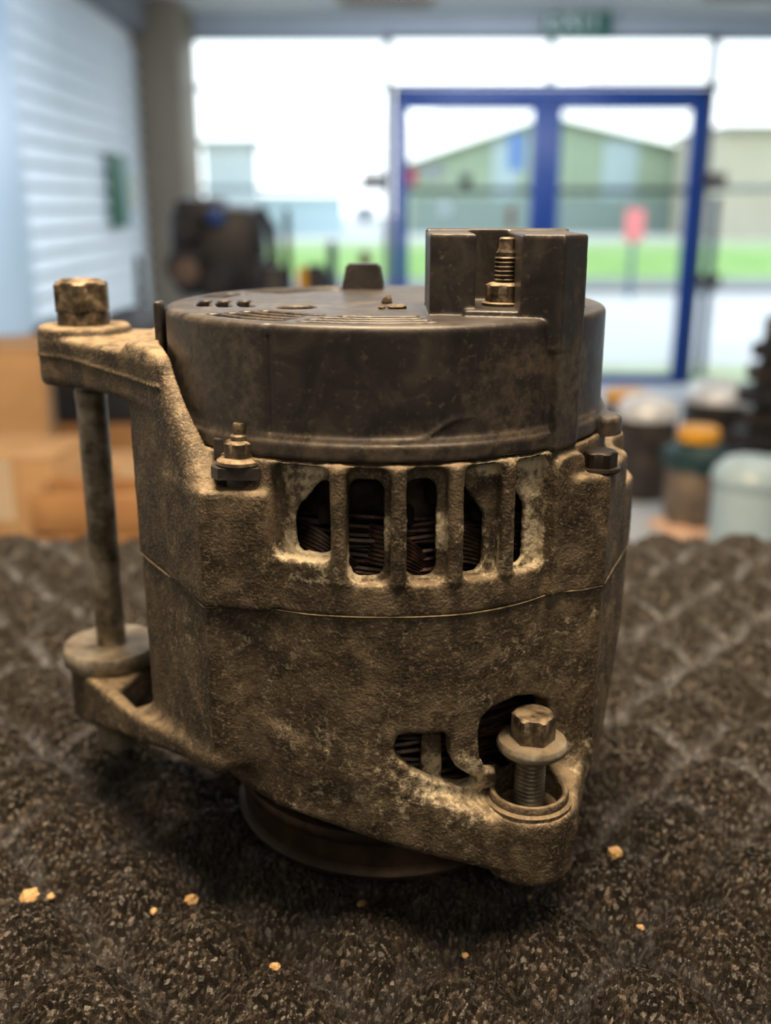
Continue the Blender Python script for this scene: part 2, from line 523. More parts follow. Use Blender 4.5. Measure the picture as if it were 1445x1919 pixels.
window('window_1', xa - .02, xb, FLOOR_Z, HEAD, [MID, TR], M_frame, M_glass)
window('window_2', xb, xc, TR + .01, HEAD, [], M_dframe, M_glass, t=.022)
window('window_3', xc, xd, TR + .01, HEAD, [], M_dframe, M_glass, t=.022)
window('window_4', xd, xd + 1.35, FLOOR_Z, HEAD, [MID, TR], M_frame, M_glass)
window('window_5', xd + 1.35, XR, FLOOR_Z, HEAD, [MID, TR], M_frame, M_glass)
for nm, u in (('trim_4', 728), ('trim_5', 1322)):
    struct(sbox(nm, (wx(u) - .022, WY - .01, FLOOR_Z), (wx(u) + .022, WY + .02, HEAD), M_dframe, bev=.004))
# outer blue door frame
fr = empty('door_frame', ((xb + xd) / 2, WY, FLOOR_Z)); fr['kind'] = 'structure'
ox = fr.location.x
dl, dr = wx(737), wx(1316); DT = wz(164)
for a, b, c, d in ((dl, dl + .045, 0, DT), (dr - .045, dr, 0, DT), (dl, dr, DT - .075, DT)):
    z0 = 0 if c == 0 else c
    lo_z = (FLOOR_Z if c == 0 else None)
    if c == 0: sbox('jamb', (a - ox, -.02, 0), (b - ox, .1, d - FLOOR_Z), M_blue, fr, bev=.005)
    else: sbox('head', (a - ox, -.02, c - FLOOR_Z), (b - ox, .1, d - FLOOR_Z), M_blue, fr, bev=.005)
cxm = wx(1022)
M_rail = plain('dark_door_rail', srgb(52, 66, 74), 0.5)


def door(name, x0, x1, hinge_left):
    r = empty(name, ((x0 + x1) / 2, WY, FLOOR_Z)); r['kind'] = 'structure'
    hx = (x1 - x0) / 2; H = DT - .08 - FLOOR_Z; st = .055; ct = .098
    lw, rw = (st, ct) if hinge_left else (ct, st)
    sbox('stile', (-hx, 0, 0.01), (-hx + lw, .05, H), M_blue, r, bev=.006)
    sbox('stile', (hx - rw, 0, 0.01), (hx, .05, H), M_blue, r, bev=.006)
    sbox('top_rail', (-hx + lw, 0, H - .06), (hx - rw, .05, H), M_blue, r, bev=.006)
    sbox('bottom_rail', (-hx + lw, 0, 0.01), (hx - rw, .05, .10), M_blue, r, bev=.006)
    sbox('push_rail', (-hx + lw, -.01, MID - FLOOR_Z - .03), (hx - rw, .05, MID - FLOOR_Z + .01), M_rail, r, bev=.006)
    sbox('pane', (-hx + lw, .02, .10), (hx - rw, .028, H - .06), M_dglass, r)
    s = -1 if hinge_left else 1
    return r


d1 = door('door_1', dl + .047, cxm - .002, True)
d2 = door('door_2', cxm + .002, dr - .047, False)
# pull handles / closer boxes beside the doors
M_brown = plain('dark_brown_closer', srgb(74, 58, 60), 0.5)
for i, (u, v, ln) in enumerate(((698, 336, .16), (1338, 336, .16), (1330, 526, .14))):
    p = pt(u, v, YW - .06)
    sb = sbox('closer_box', (-ln / 2, -.03, -.04), (ln / 2, .03, .04), M_brown, None, bev=.006); sb.location = p
    tag(sb, ['dark brown box on the window mullion left of the blue doors', 'dark brown box on the mullion right of the blue doors, upper one',
             'dark brown box low on the mullion right of the blue doors'][i], 'door closer')

# EXIT sign
p = pt(1082, 40, YW - .12)
sg = empty('exit_sign', p)
tag(sg, 'green hanging EXIT sign above the blue double doors', 'sign')
zt = CEIL - p.z
sbox('sign_plate', (-.215, -.012, -.095), (.215, .012, .095), plain('exit_green', srgb(22, 96, 82), 0.5), sg, bev=.003)
sbox('hanger', (-.18, -.004, .095), (-.172, .004, zt), M_dframe, sg); sbox('hanger', (.172, -.004, .095), (.18, .004, zt), M_dframe, sg)
cu = bpy.data.curves.new('lettering', 'FONT'); cu.body = 'EXIT'; cu.size = .185; cu.align_x = 'CENTER'; cu.align_y = 'CENTER'; cu.extrude = .002
cu.materials.append(plain('sign_white', (0.75, 0.8, 0.8, 1), .5))
tmp = bpy.data.objects.new('lettering', cu); C.objects.link(tmp); bpy.context.view_layer.update()
lme = bpy.data.meshes.new_from_object(tmp.evaluated_get(bpy.context.evaluated_depsgraph_get())); bpy.data.objects.remove(tmp)
lt = bpy.data.objects.new('lettering', lme); C.objects.link(lt); lt.parent = sg; lt.location = (-.02, -.0145, 0); lt.rotation_euler = (math.pi / 2, 0, 0)
lt['label'] = 'white EXIT lettering'
# recessed ceiling fittings
for i, (u, Y) in enumerate(((725, 6.75), (1415, 6.55))):
    q = pt(u, 4, Y)
    r = empty('ceiling_vent', (q.x, q.y + CAM.y * 0, CEIL))
    tag(r, ['brownish ceiling grille left of the EXIT sign', 'brownish ceiling grille right of the EXIT sign'][i], 'vent', 'ceiling grilles near the window wall')
    sbox('frame', (-.30, -.15, -.022), (.30, .15, 0), plain('vent_frame', srgb(170, 160, 148), .6), r, bev=.004)
    for k in range(6):
        s = sbox('slat', (-.27, -.125 + k * .045, -.034), (.27, -.103 + k * .045, -.022), plain('vent_slat', srgb(120, 104, 88), .6), r)

# bench lamp, then unseen ceiling panels added as fill
def panel_lamp(name, loc, sx_, sy_, label, col, s, drop=0.0):
    r = empty(name, loc)
    tag(r, label, 'lamp')
    sbox('housing', (-sx_ / 2 - .02, -sy_ / 2 - .02, .012), (sx_ / 2 + .02, sy_ / 2 + .02, .05), plain('lamp_housing', (.7, .7, .7, 1), .5), r, bev=.004)
    sbox('diffuser', (-sx_ / 2, -sy_ / 2, .006), (sx_ / 2, sy_ / 2, .012), emit('lamp_diffuser', col, s), r)
    if drop > 0:
        for sx in (-1, 1):
            bm = bmesh.new(); tube(bm, [(sx * sx_ * .35, 0, .05), (sx * sx_ * .35, 0, drop)], .002, 6)
            obj('cord', bm, M_dframe, r)
    return r


panel_lamp('bench_lamp', (-.03, -.06, .985), .75, .34, 'warm strip lamp hanging over the rubber mat', (1, .72, .42, 1), 2.0, drop=CEIL - .985)
panel_lamp('added_ceiling_fill', (-.3, 3.6, CEIL - .05), 1.4, 1.4, 'added cool square ceiling fill in mid room', (.8, .9, 1, 1), 1.5)
panel_lamp('added_ceiling_fill', (.8, 5.4, CEIL - .05), 1.8, .5, 'added cool strip ceiling fill nearest the blue doors', (.86, .93, 1, 1), 1.5)
panel_lamp('added_ceiling_fill', (.9, 1.4, CEIL - .05), 1.2, .6, 'added rectangular ceiling fill over the parts table', (1, .9, .8, 1), 1.5)
panel_lamp('added_ceiling_fill', (.2, -1.6, CEIL - .05), 1.2, .5, 'added warm ceiling fill behind the camera side of the bench', (1, .75, .5, 1), 1.5)

# ------------------------------------------------------------------ outdoors
def gp(u, v, z=FLOOR_Z):
    a = (u - U0) / F; b = (V0 - v) / F
    d = Vector((a, math.cos(PITCH) + b * math.sin(PITCH), -math.sin(PITCH) + b * math.cos(PITCH)))
    return CAM + d * ((z - CAM.z) / d.z)


GZ = FLOOR_Z - .02
M_pave = mat('pale_concrete_yard', [(0.50, 0.48, 0.475, 1), (0.56, 0.54, 0.53, 1)], scale=.8, rough=.85)
struct(sbox('ground', (-60, WY + .15, GZ - .3), (60, 140, GZ), M_pave))
M_gr = mat('mown_grass', [(0.14, 0.28, 0.05, 1), (0.22, 0.38, 0.09, 1), (0.28, 0.42, 0.12, 1)], scale=.9, rough=.9, bump=.02, bscale=30)
M_gr2 = mat('pale_grass', [(0.27, 0.36, 0.16, 1), (0.34, 0.41, 0.22, 1)], scale=.6, rough=.9)
M_kerb = plain('grey_kerb_concrete', (.20, .20, .20, 1), .8)
y1, y2, y3, y4 = gp(722, 548).y, gp(722, 527).y, gp(722, 470).y, gp(722, 432).y
o = sbox('kerb', (-50, y1, GZ), (50, y2, GZ + .08), M_kerb); struct(o)
o = sbox('lawn', (-50, y2, GZ), (50, y3, GZ + .05), M_gr); tag(o, 'bright green mown grass strip beyond the yard', 'grass', kind='stuff')
o = sbox('verge', (-50, y3, GZ), (50, 38.0, GZ + .06), M_gr2); tag(o, 'paler grass in front of the green building', 'grass', kind='stuff')
# narrow pale yellow-green strip at the threshold
o = sbox('threshold_strip', (-8, WY + .16, GZ), (8, WY + 1.1, GZ + .025), mat('yellow_green_threshold', [srgb(170, 176, 130), srgb(190, 196, 160)], scale=3, rough=.9)); struct(o)

BY = 50.0
M_gb = mat('green_profiled_cladding', [(0.30, 0.38, 0.27, 1), (0.37, 0.44, 0.33, 1)], scale=1.2, rough=.6)
M_gbd = plain('blue_grey_building_door', (0.42, 0.52, 0.55, 1), .6)
M_roof = plain('green_roof_edge', (0.14, 0.20, 0.12, 1), .6)
g0 = pt(1003, 432, BY + .3)
gb = empty('green_shed', (g0.x + .4, g0.y, GZ)); tag(gb, 'wide green gabled shed with pale doors beyond the grass', 'building')
S = BY / F * 1.0
hl = g0.x + .4 - pt(768, 305, BY).x; hw = pt(1352, 290, BY).x - g0.x - .4; eh = pt(722, 312, BY).z - GZ; rh = pt(722, 226, BY).z - GZ
bm = bmesh.new()
A = [(-hl, 0), (hw, 0), (hw, eh + .25), (0, rh), (-hl, eh)]
f0 = [bm.verts.new((x, 0, z)) for x, z in A]; f1 = [bm.verts.new((x, 18, z)) for x, z in A]
bm.faces.new(f0); bm.faces.new(f1)
for i in range(5): bm.faces.new((f0[i], f0[(i + 1) % 5], f1[(i + 1) % 5], f1[i]))
obj('wall', bm, M_gb, gb, smooth=False)
bm = bmesh.new()
for s, hh, e_ in ((-1, hl, eh), (1, hw, eh + .25)):
    rot = Matrix.Rotation(s * math.atan2(rh - e_, hh), 3, 'Y')
    box(bm, (s * hh / 2, 9, (e_ + rh) / 2 + .12), (math.hypot(hh, rh - e_) + .4, 18.8, .18), rot)
obj('roof', bm, M_roof, gb, smooth=False)
for (u0_, u1_, vt, mm) in ((905, 955, 262, M_gbd), (1110, 1175, 262, M_gbd), (760, 1240, 372, plain('teal_lower_wall', (0.22, 0.29, 0.27, 1), .6))):
    x0 = pt(u0_, 400, BY).x - g0.x; x1 = pt(u1_, 400, BY).x - g0.x
    sbox('door_panel', (x0, -.12 if u0_ != 760 else -.22, 0), (x1, 0 if u0_ != 760 else -.125, pt(722, vt, BY).z - GZ), mm, gb)
# upright cladding ribs, far away
bm = bmesh.new()
for k in range(28):
    x = -hl + (k + .5) * (hw + hl) / 28
    h = eh + (rh - eh) * (1 - abs(x) / (hw if x > 0 else hl))
    box(bm, (x, -.04, h / 2), (.06, .08, h - .1))
r_ = obj('cladding_rib', bm, M_gb, gb, smooth=False); r_['kind'] = 'stuff'
# beige shed right
b0 = pt(1430, 432, 42)
bb = empty('beige_shed', (b0.x + 2, b0.y, GZ)); tag(bb, 'beige shed with low roof right of the green building', 'building')
hz = pt(722, 246, 42).z - GZ
sbox('wall', (-3.9, 0, 0), (9, 6.6, hz), mat('beige_render', [(0.40, 0.37, 0.28, 1), (0.47, 0.43, 0.34, 1)], scale=.5, rough=.8), bb)
sbox('roof', (-4.0, -.3, hz), (9.3, 7.0, hz + .22), plain('beige_roof_edge', (0.25, 0.24, 0.20, 1), .7), bb)
sbox('shutter', (-.2, -.1, 0), (3.4, 0, hz * .55), plain('grey_shutter', (0.33, 0.36, 0.40, 1), .6), bb)
# far left structure: tank cabin with a flat cap
t0 = pt(432, 430, 45)
tb = empty('storage_tower', (t0.x, t0.y, GZ)); tag(tb, 'small pale tower with a flat grey cap seen through the left window', 'building')
tz = pt(722, 275, 45).z - GZ
sbox('wall', (-1.0, 0, 0), (1.0, 2, tz), plain('pale_tower_wall', (0.46, 0.50, 0.50, 1), .7), tb)
sbox('roof', (-1.25, -.25, tz), (1.25, 2.25, tz + .28), plain('tower_cap', (0.26, 0.29, 0.27, 1), .7), tb)
for k in (-1, 0, 1): sbox('panel', (k * .62 - .24, -.06, .4), (k * .62 + .24, 0, tz - .5), plain('tower_panel', (0.40, 0.46, 0.47, 1), .6), tb)
# low pale vehicle-like units and hedge line behind the left window
t1 = pt(600, 432, 48)
lb = empty('low_shed', (t1.x, t1.y, GZ)); tag(lb, 'long low pale blue shed behind the left window', 'building')
lz = pt(722, 372, 48).z - GZ
sbox('wall', (-3.6, 0, 0), (1.0, 1.8, lz), plain('pale_blue_wall', (0.44, 0.58, 0.62, 1), .6), lb)
sbox('roof', (-3.8, -.2, lz), (1.2, 1.9, lz + .15), plain('pale_roof', (0.62, 0.68, 0.70, 1), .6), lb)
# posts and small panels outside
def post(u, vtop, Y, wdt, m, label, hz=None, name='yard_post'):
    q = pt(u, vtop, Y)
    r = empty(name, (q.x, q.y, GZ)); tag(r, label, 'post')
    h = q.z - GZ
    bm = bmesh.new(); box(bm, (0, 0, h / 2), (wdt, wdt, h), bev=wdt * .1); obj('post', bm, m, r)
    bm = bmesh.new(); box(bm, (0, 0, .015), (wdt * 2.2, wdt * 2.2, .03)); obj('base_plate', bm, m, r, smooth=False)
    bm = bmesh.new(); box(bm, (0, 0, h + .006), (wdt * 1.15, wdt * 1.15, .012)); obj('cap', bm, m, r, smooth=False)


M_post = plain('blue_grey_post', srgb(70, 96, 120), .5)
post(1342, 372, 7.9, .06, M_post, 'blue grey post standing outside the right window')
q = pt(1190, 392, 15.2)
r = empty('red_sign_post', (q.x, q.y, GZ)); tag(r, 'pale red notice board on a post across the grass', 'sign')
bm = bmesh.new(); box(bm, (0, 0, (q.z - GZ) / 2), (.06, .06, q.z - GZ)); obj('post', bm, M_post, r, smooth=False)
bm = bmesh.new(); box(bm, (0, -.05, q.z - GZ - .22), (.27, .03, .44), bev=.01); obj('board', bm, plain('faded_red', (0.80, 0.22, 0.22, 1), .5), r)
def paper(name, col):
    m = bpy.data.materials.new(name); m.use_nodes = True
    n = m.node_tree.nodes; n.clear(); l = m.node_tree.links
    a = n.new('ShaderNodeBsdfDiffuse'); t = n.new('ShaderNodeBsdfTranslucent'); x = n.new('ShaderNodeMixShader'); o = n.new('ShaderNodeOutputMaterial')
    no = n.new('ShaderNodeTexNoise'); no.inputs['Scale'].default_value = 20
    r = n.new('ShaderNodeMix'); r.data_type = 'RGBA'; l.new(no.outputs['Fac'], r.inputs[0]); r.inputs[6].default_value = col; r.inputs[7].default_value = tuple(c * .85 for c in col[:3]) + (1,)
    l.new(r.outputs[2], a.inputs[0]); l.new(r.outputs[2], t.inputs[0]); x.inputs[0].default_value = .5
    l.new(a.outputs[0], x.inputs[1]); l.new(t.outputs[0], x.inputs[2]); l.new(x.outputs[0], o.inputs[0])
    return m
# stickers on the door glass
def disc_sticker(name, u, v, rad, m, label, Y=YW - .02):
    q = pt(u, v, YW + .012)
    bm = bmesh.new(); lathe(bm, [(rad * .97, -.001), (rad, -.0005), (rad, .0005), (rad * .97, .001)], 32)
    o = obj(name, bm, m, None); o.location = q; o.rotation_euler = (math.pi / 2, 0, 0)
    tag(o, label, 'sticker')
disc_sticker('round_sticker', 767, 331, .058, paper('red_sticker', (0.85, 0.16, 0.20, 1)), 'round red sticker on the left door glass')
disc_sticker('round_sticker', 834, 390, .045, paper('white_sticker', (0.80, 0.85, 0.9, 1)), 'round white sticker on the left door glass')


def notice(name, u, v, wd, ht, m, label, Y=None):
    q = pt(u, v, YW + .012)
    bm = bmesh.new(); box(bm, (0, 0, 0), (wd, .002, ht)); o = obj(name, bm, m, None, smooth=False); o.location = q
    tag(o, label, 'notice')
notice('paper_notice', 968, 285, .12, .24, paper('blue_paper', (0.42, 0.62, 0.92, 1)), 'tall pale blue notice high on the left door glass')
notice('paper_notice', 808, 322, .17, .10, paper('white_paper', (0.62, 0.66, 0.66, 1)), 'small white notice beside the red sticker on the left door')
notice('brown_notice', 958, 408, .05, .15, paper('brown_paper', (0.42, 0.26, 0.20, 1)), 'narrow brown strip notice on the left door glass')
notice('paper_notice', 684, 402, .15, .12, paper('white_paper_window', (0.72, 0.76, 0.80, 1)), 'white notice on the left window near the doors')
q = pt(873, 337, YW - .03)
bm = bmesh.new(); box(bm, (0, 0, 0), (.075, .05, .075), bev=.01); lathe(bm, [(.012, -.06), (.014, -.05), (.012, .0)], 16)
o = obj('door_lock', bm, plain('black_lock', (.02, .02, .02, 1), .4)); o.location = q
tag(o, 'black lock case on the left door rail', 'lock')

# fire-point board on left wall
q = Vector((XL + .026, 0, 0)); Yg = (XL + .03 - 0) / ((264 - U0) / F)
# horizontal distance at which the line of sight meets the wall
zc = (XL + .03) / ((264 - U0) / F)
Yg = zc * math.cos(PITCH)
ga = pt(262, 358, Yg)
sn = empty('wall_sign', (XL + .037, ga.y - .06, ga.z)); tag(sn, 'dark green safety board with papers on the slatted left wall', 'sign')
sbox('board', (0, -.16, -.20), (.02, .16, .20), plain('green_board', srgb(20, 92, 70), .5), sn, bev=.003)
sbox('sheet', (0, .17, -.18), (.012, .30, .18), plain('pale_sheet', srgb(170, 200, 210), .6), sn)
sbox('sheet', (0, .31, -.10), (.012, .37, .10), plain('yellow_sheet', srgb(210, 190, 110), .6), sn)

# ================================================================== PARTS TABLE (background)
TZ = -.26
tb = empty('parts_table', (0, 1.55, FLOOR_Z)); tag(tb, 'long pale table carrying the used parts behind the mat', 'table')
hT = TZ - FLOOR_Z
sbox('tabletop', (-1.5, -.83, hT - .035), (1.6, .83, hT), mat('pale_blue_table', [srgb(150, 165, 185), srgb(190, 198, 210)], scale=3, rough=.4), tb, bev=.006)
sbox('apron', (-1.4, -.75, hT - .10), (1.5, .75, hT - .036), M_dframe, tb)
for sx in (-1.42, 1.52):
    for sy in (-.76, .76): sbox('leg', (sx - .03, sy - .03, 0), (sx + .03, sy + .03, hT - .035), M_dframe, tb)

# foreground bench
bn = empty('workbench', (0, .0, FLOOR_Z)); tag(bn, 'dark workbench under the black rubber mat', 'table')
bh = -.040 - FLOOR_Z
sbox('worktop', (-.36, -.42, bh - .04), (.36, .315, bh), plain('dark_worktop', (0.05, 0.045, 0.04, 1), .6), bn, bev=.004)
for sx in (-.32, .32):
    for sy in (-.36, .27): sbox('leg', (sx - .025, sy - .025, 0), (sx + .025, sy + .025, bh - .04), M_dframe, bn)

M_blk = mat('black_engine_casting', [(0.010, 0.011, 0.016, 1), (0.028, 0.030, 0.040, 1)], scale=20, rough=.5)
M_blk2 = mat('greasy_dark_metal', [(0.015, 0.014, 0.015, 1), (0.07, 0.06, 0.055, 1)], scale=30, rough=.4, metal=.3)
M_card = mat('brown_cardboard', [(0.40, 0.24, 0.12, 1), (0.52, 0.33, 0.17, 1)], scale=8, rough=.85)
M_wood = mat('orange_brown_board', [(0.28, 0.14, 0.055, 1), (0.42, 0.23, 0.10, 1)], scale=14, rough=.6)
M_mot = mat('brown_cast_motor', [(0.10, 0.075, 0.055, 1), (0.24, 0.19, 0.15, 1)], scale=25, rough=.55, metal=.3)
M_sil = mat('silver_casting', [(0.58, 0.63, 0.70, 1), (0.78, 0.82, 0.90, 1)], scale=18, rough=.35, metal=.2)
M_yel = plain('amber_plastic_cap', (0.72, 0.36, 0.03, 1), .4)
M_teal = plain('dark_teal_plastic', (0.012, 0.045, 0.055, 1), .45)
M_pink = plain('peach_cloth', (0.78, 0.52, 0.38, 1), .85)
M_clear = plain('frosted_blue_plastic', (0.38, 0.52, 0.62, 1), .3)


def on_table(u, v, Y): 
    q = pt(u, v, Y); return q


# big dark engine on a stand
q = pt(412, 470, 2.35)
en = empty('engine_block', (q.x, q.y, TZ)); tag(en, 'large black engine block with a blue cap left of the blue doors', 'engine')
qz = q.z - TZ
bm = bmesh.new()
box(bm, (0, 0, qz + .0), (.20, .17, .20), bev=.035); box(bm, (-.03, -.02, qz + .075), (.11, .13, .08), bev=.02); box(bm, (.06, -.01, qz - .06), (.10, .13, .10), bev=.02)
obj('block', bm, M_blk, en)
for (dx, dz, rr) in ((-.06, -.03, .040), (.01, -.055, .035), (-.05, .05, .03)):
    bm = bmesh.new()
    rows = lathe(bm, [(rr * .3, 0), (rr * .9, .003), (rr, .012), (rr, .03), (rr * .85, .036)], 28)
    for v in bm.verts: v.co = Vector((v.co.x + dx, -v.co.z - .08, v.co.y + qz + dz))
    obj('pulley', bm, M_blk, en)
bm = bmesh.new(); box(bm, (.01, -.09, qz + .075), (.035, .03, .035), bev=.006); obj('filler_cap', bm, plain('blue_cap', (.02, .08, .35, 1), .4), en)
bm = bmesh.new(); tube(bm, [(.06, -.02, qz + .05), (.10, -.02, qz + .09), (.12, -.02, qz + .05), (.125, -.02, qz - .03)], .012, 10); obj('hose', bm, M_blk, en)
bm = bmesh.new(); lathe(bm, [(.025, -.002), (.028, 0), (.028, .004), (.02, .006)], 20)
for v in bm.verts: v.co = Vector((v.co.x - .055, -v.co.z - .119, v.co.y + qz - .04))
obj('hub', bm, plain('brown_hub', (0.14, 0.10, 0.085, 1), .5), en)
bm = bmesh.new(); box(bm, (0, .0, (qz - .10) / 2 + .005), (.07, .07, max(qz - .10, .02)), bev=.004); box(bm, (0, 0, .008), (.26, .22, .016), bev=.004)
obj('stand', bm, plain('pale_stand', srgb(150, 140, 130), .6), en)


def motor(name, u, vbase, vtop, Y, width, label, body, cap=None, cat='motor', ribs=0, base_mat=None):
    """upright electric motor: body, end bracket, solenoid, cap"""
    q = pt(u, vbase, Y); q2 = pt(u, vtop, Y)
    h = q2.z - max(q.z, TZ)
    r = empty(name, (q.x, q.y, TZ)); tag(r, label, cat)
    R = width / 2
    z0 = 0.0
    bm = bmesh.new()
    lathe(bm, [(R * .75, z0), (R * .86, z0 + h * .04), (R * .9, z0 + h * .12), (R, z0 + h * .2), (R, z0 + h * .62), (R * .9, z0 + h * .68)], 36)
    obj('body', bm, body, r)
    bm = bmesh.new()
    lathe(bm, [(R * .97, h * .60), (R * 1.04, h * .62), (R * 1.04, h * .78), (R * .8, h * .84), (R * .5, h * .86)], 36)
    for k in range(3):
        a = k * 2.09 + .4
        box(bm, (R * 1.05 * math.cos(a), R * 1.05 * math.sin(a), h * .70), (R * .4, R * .3, h * .14), Matrix.Rotation(a, 3, 'Z'), bev=R * .04)
    obj('end_bracket', bm, cap or M_teal, r)
    bm = bmesh.new()
    lathe(bm, [(R * .34, h * .15), (R * .36, h * .18), (R * .36, h * .55), (R * .25, h * .58)], 24, (R * 1.15, -R * .35, 0))
    obj('solenoid', bm, M_blk2, r)
    return r, h, R


m1, h1, R1 = motor('starter_motor', 1292, 1010, 800, 1.42, .085, 'brown motor with dark green head and amber cap in the right background', M_mot)
bm = bmesh.new(); lathe(bm, [(.026, h1 * .86), (.03, h1 * .88), (.03, h1 * .97), (.026, h1)], 32); obj('cap', bm, M_yel, m1)
bm = bmesh.new(); lathe(bm, [(R1 * 1.3, 0.0), (R1 * 1.35, .006), (R1 * .9, .012), (R1 * .8, .014)], 36)
for v in bm.verts:
    a = math.atan2(v.co.y, v.co.x); k = 1 + .08 * math.sin(5 * a); v.co.x *= k; v.co.y *= k
o = obj('padding_cloth', bm, M_pink, m1); o['label'] = 'peach cloth wrapped round the foot'
m2, h2, R2 = motor('starter_motor', 1165, 860, 706, 1.75, .065, 'black motor with amber cap just right of the alternator cover', M_blk2, M_blk)
bm = bmesh.new(); lathe(bm, [(.034, h2 * .86), (.038, h2 * .88), (.038, h2 * .97), (.034, h2)], 32); obj('cap', bm, M_yel, m2)
# silver dome castings
for i, (u, v, Y, R, lab) in enumerate(((1215, 760, 1.60, .050, 'silver domed casting between the two amber capped motors'), (1345, 735, 1.85, .062, 'larger silver domed casting behind the brown motor'),
                                      (1412, 880, 1.25, .050, 'pale blue plastic tub at the right edge beside the brown motor'))):
    q = pt(u, v, Y); r = empty('domed_casting' if i < 2 else 'plastic_tub', (q.x, q.y, TZ)); tag(r, lab, 'casting' if i < 2 else 'tub')
    z = q.z - TZ
    bm = bmesh.new(); lathe(bm, [(R * .85, 0), (R * .95, z * .1), (R * .95, z * .8), (R * .9, z * .9)], 36); obj('body', bm, M_blk2 if i < 2 else M_clear, r)
    bm = bmesh.new(); lathe(bm, [(R, z * .88), (R * 1.02, z * .92), (R * .96, z * 1.0), (R * .7, z * 1.0 + R * .25), (R * .3, z + R * .36), (R * .1, z + R * .38)], 36)
    obj('dome' if i < 2 else 'lid', bm, M_sil if i < 2 else M_clear, r)
# dark gear stack at right edge
q = pt(1440, 600, 1.62)
gs = empty('gear_stack', (q.x + .01, q.y, TZ)); tag(gs, 'tall dark stack of gears on a shaft at the right edge', 'gear assembly')
z = q.z - TZ
bm = bmesh.new(); lathe(bm, [(.014, 0), (.014, z), (.010, z + .008)], 20); obj('shaft', bm, M_blk2, gs)
for k in range(7):
    zz = .01 + k * (z - .05) / 6.5; R = [.055, .045, .05, .038, .046, .034, .03][k]
    bm = bmesh.new()
    nT = 18
    outer = []
    for i in range(nT * 4):
        a = 2 * math.pi * i / (nT * 4); rr = R if (i % 4) in (0, 1) else R * .88
        outer.append((rr * math.cos(a), rr * math.sin(a)))
    prism(bm, outer, zz, zz + .022)
    lathe(bm, [(R * .5, zz + .022), (R * .5, zz + .030), (R * .3, zz + .031)], 20)
    obj('gear', bm, M_blk2 if k % 2 else M_blk, gs, smooth=False)
# small machine parts by the window, centre
for i, (u, vt, Y, wd, hh, m, nm, lab, cat) in enumerate((
        (537, 392, 2.2, .018, 0, M_blk2, 'steel_shaft', 'thin dark upright shaft right of the black engine block', 'shaft'),
        (512, 498, 2.08, .07, 0, M_blk, 'small_pump', 'small dark pump left of the black vent stub', 'pump'),
        (592, 496, 2.25, .06, 0, M_blk, 'small_pump', 'dark blue grey pump nearest the vent stub', 'pump'),
        (622, 452, 2.12, .025, 0, M_post, 'steel_shaft', 'blue grey upright shaft behind the vent stub', 'shaft'),
        (684, 470, 2.18, .03, 0, M_mot, 'steel_shaft', 'short brown upright shaft beside the blue door post', 'shaft'),
        (566, 500, 1.95, .022, 0, M_yel, 'small_canister', 'small yellow canister among the dark pumps', 'canister'),
        (258, 480, 2.25, .018, 0, M_blk2, 'steel_shaft', 'dark upright shaft in front of the slatted wall', 'shaft'),
        (664, 508, 2.36, .05, 0, M_sil, 'small_pump', 'pale grey pump behind the vent stub', 'pump'))):
    q = pt(u, vt, Y); r = empty(nm, (q.x, q.y, TZ)); tag(r, lab, cat)
    z = q.z - TZ; R = wd / 2
    bm = bmesh.new(); lathe(bm, [(R * .9, .01), (R, .02), (R, z * .8), (R * .8, z * .84), (R * .8, z * .96), (R * .6, z)], 24); obj('body', bm, m, r)
    bm = bmesh.new(); lathe(bm, [(R * 1.7, 0), (R * 1.7, .008), (R * 1.2, .014)], 24); obj('base', bm, M_blk2, r)
# black motor lying left, behind the long bolt
q = pt(190, 700, 1.80)
lm = empty('alternator_core', (q.x, q.y, TZ)); tag(lm, 'black drum shaped motor behind the long left bolt', 'motor')
z = q.z - TZ
bm = bmesh.new()
lathe(bm, [(.03, -.11), (.085, -.105), (.094, -.08), (.094, .08), (.085, .105), (.03, .11)], 40)
for v in bm.verts: v.co = Vector((v.co.z, v.co.y, v.co.x + z))
obj('body', bm, M_blk, lm)
bm = bmesh.new()
lathe(bm, [(.04, .100), (.100, .103), (.100, .115), (.03, .127), (.012, .129), (.012, .145)], 40)
for v in bm.verts: v.co = Vector((v.co.z, v.co.y, v.co.x + z))
obj('end_plate', bm, M_blk2, lm)
bm = bmesh.new(); box(bm, (.0, 0, (z - .08) / 2), (.16, .10, z - .08), bev=.004); obj('cradle', bm, M_wood, lm)
q = pt(262, 575, 2.0)
lp = empty('black_housing', (q.x, q.y, TZ)); tag(lp, 'black lumpy housing behind the upper left bracket', 'housing')
z = q.z - TZ
bm = bmesh.new(); lathe(bm, [(.065, 0.0), (.07, .02), (.07, z - .03), (.062, z - .01), (.03, z)], 32); obj('body', bm, M_blk, lp)
bm = bmesh.new(); box(bm, (.035, -.02, z - .03), (.05, .05, .035), bev=.01); obj('lug', bm, M_blk2, lp)
bm = bmesh.new(); box(bm, (-.04, -.01, z - .04), (.04, .05, .03), bev=.01); obj('lug', bm, M_blk2, lp)
